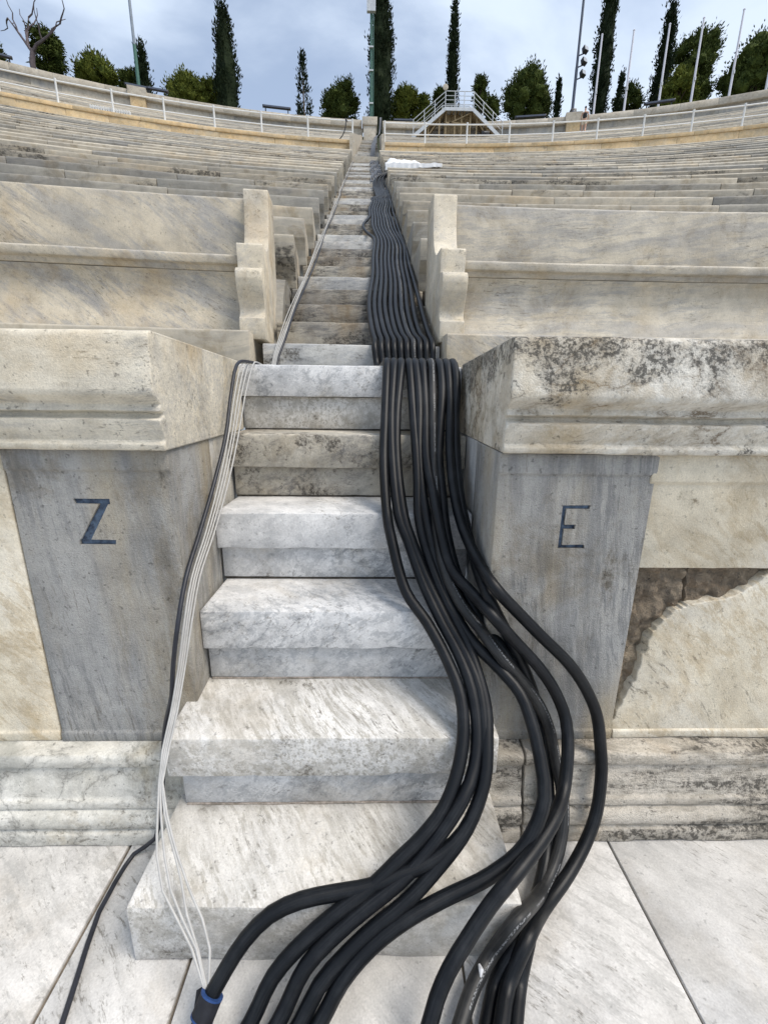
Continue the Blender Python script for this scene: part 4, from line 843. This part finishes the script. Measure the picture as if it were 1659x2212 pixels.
# black boxes under the bridge
for (x, y, z, w_, d_, h_, lab) in ((7.6, 34.4, 19.40, .55, .4, .24, 'black equipment case under the right flight of the footbridge'), (21.2-3.2, 33.3, 19.0, .9, .5, .22, 'black case lying on the upper rows at right')):
    e = empty('equipment_case', (x, y, z), label=lab, cat='case')
    V, F = sweep([(0, 0), (0, h_), (d_, h_), (d_, 0)], [-w_/2, w_/2], fS, .02); ob('body', V, F, M['black'], e)
    V, F = tube([(-.1, -.01, h_*.6), (-.09, -.04, h_*.6), (.09, -.04, h_*.6), (.1, -.01, h_*.6)], .012, 6); ob('handle', V, F, M['galv'], e)

# ================================================================== lamps on the rim, masts, flagpoles
def light_bar(x, r, z, ln, lab):
    a = ang(x, r); e = empty('light_bar', polar(r, a, z), label=lab, cat='light', group='black light bars on the rim wall'); e.rotation_euler = (0, 0, -a)
    V, F = sweep([(-.10, .52), (-.09, .66), (.06, .68), (.10, .64), (.08, .52)], [-ln/2, ln/2], fS, .02); h = ob('housing', V, F, M['black'], e)
    m_ = MB(); m_.box((-ln/2+.08, -.115, .545), (ln/2-.08, -.094, .635)); m_.build('lens', M['pole_dark'], e, 0)
    for s in (-1, 1):
        m_ = MB(); m_.bar((s*ln*.40, 0, 0), (s*ln*.40, 0, .53), .07, .06); m_.bar((s*ln*.40, -.14, .02), (s*ln*.40, .14, .02), .05, .04); m_.bar((s*ln*.40, -.12, .03), (s*ln*.40, .0, .44), .04); m_.build('bracket', M['black'], e)
light_bar(-7.05, 65.0, 20.86, 1.95, 'black light bar on thin legs standing on the rim wall left of the small cypress')
light_bar(-15.8, 64.9, 20.75, 1.5, 'black light bar at the foot of the tall mast at left')
light_bar(-14.5, 64.6, 20.62, 1.3, 'black light bar right of the mast foot at left')
light_bar(-22.9, 64.9, 20.75, 1.6, 'black light bar on the wall at the left edge')
light_bar(11.15, 65.2, 20.82, 2.2, 'black light bar under the round bushy tree right of the footbridge')
light_bar(19.3, 64.9, 20.74, 1.9, 'black light bar between the flagpoles at right')
light_bar(2.0, 65.4, 20.84, 1.5, 'black light bar between the green mast and the footbridge')
def mast(x, y, z0, z1, r0, r1, mats, lab, extra=None):
    e = empty('mast', (x, y, z0), label=lab, cat='mast')
    h = z1-z0; hs = h*.32
    V, F = tube([(0, 0, 0), (0, 0, hs)], [r0, r0*.92], 14); ob('lower_shaft', V, F, M[mats[0]], e)
    V, F = tube([(0, 0, hs+.003), (0, 0, h)], [r0*.8, r1], 14); ob('upper_shaft', V, F, M[mats[1]], e)
    V, F = tube([(0, 0, -.02), (0, 0, .06), (0, 0, .07), (0, 0, .2)], [r0*2.2, r0*2.2, r0*1.5, r0*1.05], 14); ob('base_flange', V, F, M[mats[0]], e)
    m_ = MB(); m_.box((-.14, -r0-.22, .9), (.14, -r0+.02, 1.4)); m_.build('junction_box', M[mats[0]], e, 0)
    return e
e = mast(-16.6, 35.9, 20.5, 34, .12, .07, ('green', 'pole_grey'), 'tall tapering mast with green foot rising left of the first big cypress')
e = mast(-.39, 37.95, 20.6, 36, .12, .08, ('green', 'green'), 'green mast behind the central pier in front of the tallest cypress')
for zz_ in (22.9, 24.9, 26.3): m_ = MB(); m_.box((-.16, -.16, zz_-20.6), (.16, .12, zz_-20.6+.09)); m_.build('clamp', M['galv'], e, 0)
m_ = MB(); m_.box((-.32, -.3, 7.7), (.30, -.05, 8.7)); m_.build('lamp_housing', M['galv'], e, 0)
m_ = MB(); m_.tube([(.16, -.1, .3), (.16, -.1, 9)], .03, 6); m_.build('conduit', M['green'], e)
e = mast(14.45, 36.85, 20.6, 34, .11, .08, ('pole_dark', 'pole_dark'), 'dark blue-grey mast carrying three floodlights at right')
for z in (25.80, 25.12, 24.40):
    m_ = MB(); Mx = Matrix.Translation((.42, -.15, z-20.6)) @ Matrix.Rotation(-.45, 4, 'X') @ Matrix.Rotation(.35, 4, 'Z')
    m_.box((-.17, -.13, -.2), (.17, .13, .2), Mx); fl = m_.build('floodlight', M['black'], e, 0)
    m_ = MB(); m_.box((-.15, -.142, -.18), (.15, -.132, .18), Mx); m_.build('glass', M['pole_grey'], fl, 0)
    m_ = MB(); m_.bar((0, 0, z-20.6-.28), (.42, -.1, z-20.6-.16), .06); m_.build('arm', M['pole_dark'], e)
fo = ['leftmost', 'second from the left', 'third from the left', 'fourth from the left', 'fifth from the left', 'rightmost']
for i, (x, y) in enumerate(((15.7, 36.06), (17.68, 35.61), (19.8, 35.05), (21.72, 34.49), (23.83, 33.78), (25.75, 33.08))):
    e = empty('flagpole', (x, y, 20.9), label='bare white flagpole on the rim at right, %s of the six' % fo[i], cat='flagpole', group='bare flagpoles on the rim')
    V, F = tube([(0, 0, -.2), (0, 0, .5), (0, 0, 5.32)], [.085, .075, .055], 10); ob('pole', V, F, M['flag'], e)
    V, F = tube([(0, 0, 5.323), (0, 0, 5.36), (0, 0, 5.42)], [.07, .075, .02], 10); ob('cap', V, F, M['flag'], e)
    m_ = MB(); m_.box((-.04, -.13, 1.9), (.04, -.06, 2.1)); m_.build('cleat', M['galv'], e, 0)
# square speaker by the right pier
e = empty('loudspeaker', polar(64.7, ang(13.9, 64.7), 20.98), label='small black loudspeaker standing on the right pier above the person', cat='loudspeaker')
V, F = sweep([(0, 0), (.03, .5), (.34, .46), (.36, 0)], [-.19, .19], fS, .04); ob('cabinet', V, F, M['black'], e)
V, F = tube([(0, .0, .22), (0, -.015, .22)], [.13, .1], 16); ob('cone', V, F, M['pole_dark'], e)

# ================================================================== person
pe = empty('person', (13.62, 32.4, 18.36), label='person in black sleeveless top and cream shorts walking along the upper rows', cat='person'); pe.rotation_euler = (0, 0, R_(155))
def skinned(name, nodes, edges, mat, sub=2, par=pe):
    me = bpy.data.meshes.new(name); me.from_pydata([n[:3] for n in nodes], edges, []); o = bpy.data.objects.new(name, me); link(o, par)
    sk = o.modifiers.new('skin', 'SKIN'); 
    for i, n in enumerate(nodes):
        sv = me.skin_vertices[0].data[i] if me.skin_vertices else None
    return o
def skin_body(name, nodes, edges, mat, root, par=pe):
    bm = bmesh.new(); lay = bm.verts.layers.skin.verify(); vs = []
    for n in nodes:
        v = bm.verts.new(n[:3]); v[lay].radius = (n[3], n[4] if len(n) > 4 else n[3]); vs.append(v)
    vs[root][lay].use_root = True
    for a, b in edges: bm.edges.new((vs[a], vs[b]))
    me = bpy.data.meshes.new(name); bm.to_mesh(me); bm.free(); o = bpy.data.objects.new(name, me); COL.objects.link(o)
    o.modifiers.new('skin', 'SKIN'); sb = o.modifiers.new('sub', 'SUBSURF'); sb.levels = sb.render_levels = 2
    bpy.context.view_layer.update(); me2 = bpy.data.meshes.new_from_object(o.evaluated_get(bpy.context.evaluated_depsgraph_get())); bpy.data.objects.remove(o)
    me2.name = name; me2.materials.clear(); me2.materials.append(M[mat]); me2.shade_smooth(); o = bpy.data.objects.new(name, me2); return link(o, par)
NB = [(0, 0, .93, .135, .10), (0, 0, 1.12, .115, .085), (0, .01, 1.30, .14, .095), (0, .0, 1.41, .07, .06), (0, -.02, 1.475, .045), (0, -.045, 1.555, .07, .085), (0, -.05, 1.62, .065, .08),
      (.17, 0, 1.365, .052), (.215, .01, 1.12, .04), (.22, -.06, .90, .03), (.22, -.075, .82, .03, .018),
      (-.17, 0, 1.365, .052), (-.22, .02, 1.12, .04), (-.23, .0, .88, .03), (-.23, -.01, .80, .03, .018),
      (.09, 0, .86, .085), (.095, -.06, .47, .055), (.095, .0, .25, .05), (.095, .03, .08, .036), (.095, -.10, .035, .036, .03),
      (-.09, 0, .86, .085), (-.095, .02, .47, .055), (-.095, .12, .27, .05), (-.095, .17, .10, .036), (-.095, .05, .04, .036, .03)]
EB = [(0, 1), (1, 2), (2, 3), (3, 4), (4, 5), (5, 6), (2, 7), (7, 8), (8, 9), (9, 10), (2, 11), (11, 12), (12, 13), (13, 14), (0, 15), (15, 16), (16, 17), (17, 18), (18, 19), (0, 20), (20, 21), (21, 22), (22, 23), (23, 24)]
for sx, (hx, hy, hz) in ((1, (.22, -.075, .82)), (-1, (-.23, -.01, .80))):
    for q_ in range(4):
        i0 = len(NB); NB += [(hx-.002, hy-.024+.016*q_, hz-.045, .0085), (hx-.008*sx, hy-.026+.016*q_, hz-.085+.006*abs(q_-1), .007)]; EB += [(10 if sx > 0 else 14, i0), (i0, i0+1)]
    i0 = len(NB); NB += [(hx-.014*sx, hy-.04, hz-.02, .009), (hx-.018*sx, hy-.05, hz-.05, .008)]; EB += [(10 if sx > 0 else 14, i0), (i0, i0+1)]
body = skin_body('body', NB, EB, 'skin', 0)
skin_body('sleeveless_top', [(0, 0, .97, .15, .118), (0, 0, 1.12, .132, .102), (0, .01, 1.28, .155, .112), (0, .008, 1.39, .11, .075)], [(0, 1), (1, 2), (2, 3)], 'top', 0)
skin_body('shorts', [(0, 0, .96, .15, .118), (.09, 0, .84, .105), (.095, -.025, .66, .095), (-.09, 0, .84, .105), (-.095, .01, .66, .095)], [(0, 1), (1, 2), (0, 3), (3, 4)], 'shorts', 0)
skin_body('hair', [(0, .01, 1.60, .085, .09), (0, -.01, 1.675, .07, .075), (0, .07, 1.69, .045)], [(0, 1), (1, 2)], 'hair', 0)

# ================================================================== trees
def ground_z(x, y):
    r = math.hypot(x-CX, y-CY); rs_ = [65.3, 70, 76, 84, 95]; z_ = [20.3, 20.8, 21.6, 22.6, 24]
    for i in range(4):
        if r <= rs_[i+1]: t = (r-rs_[i])/(rs_[i+1]-rs_[i]); return z_[i]+(z_[i+1]-z_[i])*t
    return 24
def leaf(V, F, p, d, w_, l_, q):
    d = d.normalized(); s = d.cross(Vector((q.gauss(0, 1), q.gauss(0, 1), q.gauss(0, 1)))).normalized()*w_*.5; o = len(V)
    V += [p-s*.4, p+d*l_*.5-s, p+d*l_, p+d*l_*.5+s]; F.append((o, o+1, o+2, o+3))
def cypress(x, y, ztop, wd, lab, n=5200, sparse=0.0, shape='column', seed=0):
    q = random.Random(seed+int(x*13)); z0 = ground_z(x, y)-.1; h = ztop-z0
    e = empty('cypress_tree', (x, y, z0), label=lab, cat='tree', group='cypresses behind the rim')
    V, F = tube([(0, 0, 0), (.02, 0, h*.4), (-.02, .02, h*.7), (0, 0, h*.93)], [wd*.09, wd*.07, wd*.045, .015], 8); ob('trunk', V, F, M['bark'], e)
    V, F = [], []
    def prof(t):
        if shape == 'cone': return max(.02, (1-t)**.8)*min(1, t*8+.25)
        return max(.03, min(1, .55+t*1.1, ((1-t)*3.2)**.62))
    clumps = []
    nc = int(70 + 130*(1-sparse)*(h/10))
    for _ in range(nc):
        t = q.uniform(.03, .99); a = q.uniform(0, 6.283); R0 = wd/2*prof(t)*(1+.22*noise.noise(Vector((a*1.3, t*h*.55, x))))
        rho = R0*(q.uniform(.25, .92)**.6); clumps.append((Vector((math.cos(a)*rho, math.sin(a)*rho, t*h)), R0, t, a))
    per = max(8, n//nc)
    for c, R0, t, a in clumps:
        out = Vector((math.cos(a), math.sin(a), 0)); rr = .13*wd*q.uniform(.7, 1.35)+.05
        for _ in range(per):
            o_ = Vector((q.gauss(0, .42), q.gauss(0, .42), q.gauss(0, 1.25)))*rr
            leaf(V, F, c+o_, Vector((0, 0, 1))+out*.35+Vector((q.gauss(0, .35), q.gauss(0, .35), q.gauss(0, .2))), q.uniform(.07, .14), q.uniform(.18, .38), q)
    if sparse < .3:      # added core shell that blocks light through the crown
        o0 = len(V); nr, nk = 40, 14
        for i in range(nr+1):
            t = .02+.95*i/nr
            for k in range(nk):
                a = 6.2832*k/nk; R0 = wd/2*prof(t)*.74*(1+.3*noise.noise(Vector((math.cos(a)*2, math.sin(a)*2+x, t*h*1.1)))); V.append(Vector((math.cos(a)*R0, math.sin(a)*R0, t*h)))
        for i in range(nr):
            for k in range(nk): F.append((o0+i*nk+k, o0+i*nk+(k+1) % nk, o0+(i+1)*nk+(k+1) % nk, o0+(i+1)*nk+k))
    ob('crown', V, F, M['cypress'], e, 0); return e
def pine(x, y, ztop, wd, lab, mat='pine', n=7000, seed=0, hgt=None, droop=.0):
    q = random.Random(seed+int(x*7)); z0 = ground_z(x, y)-.1; h = ztop-z0; ch = hgt or wd*.95
    e = empty('pine_tree', (x, y, z0), label=lab, cat='tree', group='pines behind the rim')
    tk = MB(); tk.tube([(0, 0, 0), (.06, 0, h*.3), (-.05, .05, h*.6), (.0, 0, h*.88)], [.16+wd*.02, .13, .09, .03], 8)
    cen = Vector((0, 0, h-ch*.5)); cl = []
    nc = int(16+wd*7)
    for _ in range(nc):
        d = Vector((q.gauss(0, 1), q.gauss(0, 1), q.gauss(0, 1))).normalized(); k = q.uniform(.35, 1)**.55
        k *= .82+.3*noise.noise(d*2.1+Vector((x, y, 0)))
        p = cen+Vector((d.x*wd*.5*k, d.y*wd*.5*k, d.z*ch*.5*k))
        if p.z < h-ch*1.0: p.z = h-ch
        cl.append(p)
        if q.random() < .5:
            s0 = Vector((0, 0, max(h*.25, p.z-ch*.35))); mid = s0.lerp(p, .55)+Vector((0, 0, .12)); tk.tube([s0, mid, p], [.05, .035, .012], 5)
    cl.append(Vector((0, 0, h-.12*ch)))
    tk.build('trunk', M['bark'], e)
    V, F = [], []; per = n//len(cl)
    for p in cl:
        rr = wd*q.uniform(.085, .15)+.10
        bm = bmesh.new(); bmesh.ops.create_icosphere(bm, subdivisions=2, radius=rr*.72); o0 = len(V)  # added core in each clump, keeps light from passing between the leaves
        for v in bm.verts: v.co *= 1+.4*noise.noise(v.co*4+p); V.append(v.co+p)
        for f in bm.faces: F.append(tuple(o0+v.index for v in f.verts))
        bm.free()
        for _ in range(per):
            d = Vector((q.gauss(0, 1), q.gauss(0, 1), q.gauss(0, .8))); o_ = d.normalized()*rr*abs(q.gauss(.75, .3))
            dd = d*.7+Vector((0, 0, .8-2.2*droop))+Vector((q.gauss(0, .5), q.gauss(0, .5), 0))
            leaf(V, F, p+o_, dd, q.uniform(.07, .13), q.uniform(.16, .34), q)
    ob('crown', V, F, M[mat], e, 0); return e
cypress(-12.8, 44.0, 32.55, 2.05, 'broad columnar cypress standing alone left of centre', 6500)
cypress(.35, 45.5, 35.6, 2.3, 'tallest dark cypress directly behind the green mast and pier', 8500)
cypress(6.7, 45.4, 34.6, 1.75, 'slender pointed cypress behind the footbridge', 6000, shape='cone')
cypress(20.0, 45.3, 37.0, 1.6, 'very tall slim cypress right of the three floodlights', 7500)
cypress(-6.15, 43.0, 28.9, 1.15, 'small sparse cypress with gaps right of the light bar', 1500, .6)
cypress(-19.1, 42.4, 28.8, 2.3, 'low cone-shaped cypress just right of the left mast', 4200, shape='cone')
cypress(20.75, 43.1, 28.5, 1.1, 'small pointed cypress at the foot of the tall slim one', 2400, shape='cone')
cypress(15.85, 44.2, 28.4, .95, 'small pointed cypress right of the round bushy tree', 2400, shape='cone')
cypress(24.4, 43.4, 33.2, 2.7, 'wide dark cypress behind the middle flagpoles', 7000, shape='cone')
pine(-25.3, 40.3, 28.7, 2.3, 'drooping bushy tree beside the bare dead tree at left', 'pine_d', 5500, droop=.5, hgt=3.6)
pine(-23.3, 43.2, 28.7, 3.4, 'low green bush left of the left mast', 'pine', 6500)
pine(-20.6, 43.6, 27.9, 2.6, 'low dark bush touching the left mast', 'pine_d', 4500)
pine(-16.6, 45.2, 28.8, 4.3, 'sunlit green bush left of the broad columnar cypress', 'pine', 8000, hgt=3.4)
pine(-14.6, 45.6, 28.5, 2.4, 'smaller green bush touching the broad columnar cypress', 'pine', 4500)
pine(-3.3, 47.3, 29.9, 3.5, 'round green tree left of the central pier', 'pine_d', 7000, hgt=4.2)
pine(2.75, 47.5, 29.8, 3.3, 'yellow-green bush right of the tallest cypress', 'pine', 7000, hgt=3.6)
pine(4.4, 47.9, 29.3, 2.2, 'small yellow-green bush left of the footbridge', 'pine', 4500, hgt=3)
pine(5.9, 47.6, 29.8, 1.6, 'narrow dark bush behind the left flight of the footbridge', 'pine_d', 3000, hgt=3)
pine(9.25, 45.2, 29.3, 1.5, 'small dark ragged tree behind the right end of the footbridge', 'pine_d', 2200, hgt=3)
pine(10.4, 46.2, 28.4, 1.9, 'loose pale bush behind the right flight of the footbridge', 'pine_d', 1500, hgt=2.4)
pine(14.0, 46.5, 31.3, 4.9, 'big round bushy tree between footbridge and three floodlights', 'pine_d', 12000, hgt=6.0)
pine(23.2, 46.4, 29.9, 2.6, 'loose green bush between the second and third flagpoles', 'pine_d', 3500, hgt=4)
pine(29.0, 46.4, 34.4, 4.2, 'tall bushy pine behind the fourth flagpole', 'pine_d', 11000, hgt=8)
pine(31.2, 42.0, 30.9, 5.6, 'broad dark pine at the right edge behind the last flagpoles', 'pine_d', 12000, hgt=7)
pine(24.6, 41.0, 27.4, 2.9, 'low bright green bush under the third and fourth flagpoles', 'pine', 5000, hgt=3)
pine(36.0, 44.5, 34.0, 4.6, 'tall pine cut by the right edge', 'pine_d', 9000, hgt=8)
pine(-30.0, 40.3, 28.6, 2.4, 'bush cut by the left edge', 'pine_d', 4500, hgt=3.5)
pine(27.6, 44.4, 31.0, 3.6, 'dark pine filling the gap behind the fourth and fifth flagpoles', 'pine_d', 7000, hgt=6)
# bare dead tree
q = random.Random(21); e = empty('dead_tree', (-25.6, 38.9, ground_z(-25.6, 38.9)-.1), label='bare dead tree with crooked branches at the upper left', cat='tree')
def limb(par, p, d, ln, r, lev):
    pts = [p]; dd = Vector(d)
    for i in range(5):
        dd = (dd + Vector((q.gauss(0, .32), q.gauss(0, .2), q.gauss(0, .25)))).normalized(); pts.append(pts[-1]+dd*ln/5)
    par.tube(pts, [r*(1-.14*i) for i in range(6)], 6)
    if lev < 3:
        for i in ((2, 3, 5) if lev else (3, 4, 5)):
            for _ in range(2 if lev < 2 else 1): limb(par, pts[i], dd+Vector((q.gauss(0, .9), q.gauss(0, .5), q.gauss(.1, .6))), ln*.62, r*.5, lev+1)
tr = MB(); tr.tube([(0, 0, 0), (.1, 0, 2.4), (-.05, 0, 4.4), (.15, 0, 5.2)], [.26, .22, .19, .16], 8); tr.build('trunk', M['bark_dead'], e)
for d in ((-.8, 0, .9), (.5, 0, 1), (-.2, .2, 1.1)):
    lm = MB(); limb(lm, Vector((.1, 0, 5.0)), d, 3.0, .12, 2); lm.build('branch', M['bark_dead'], e)
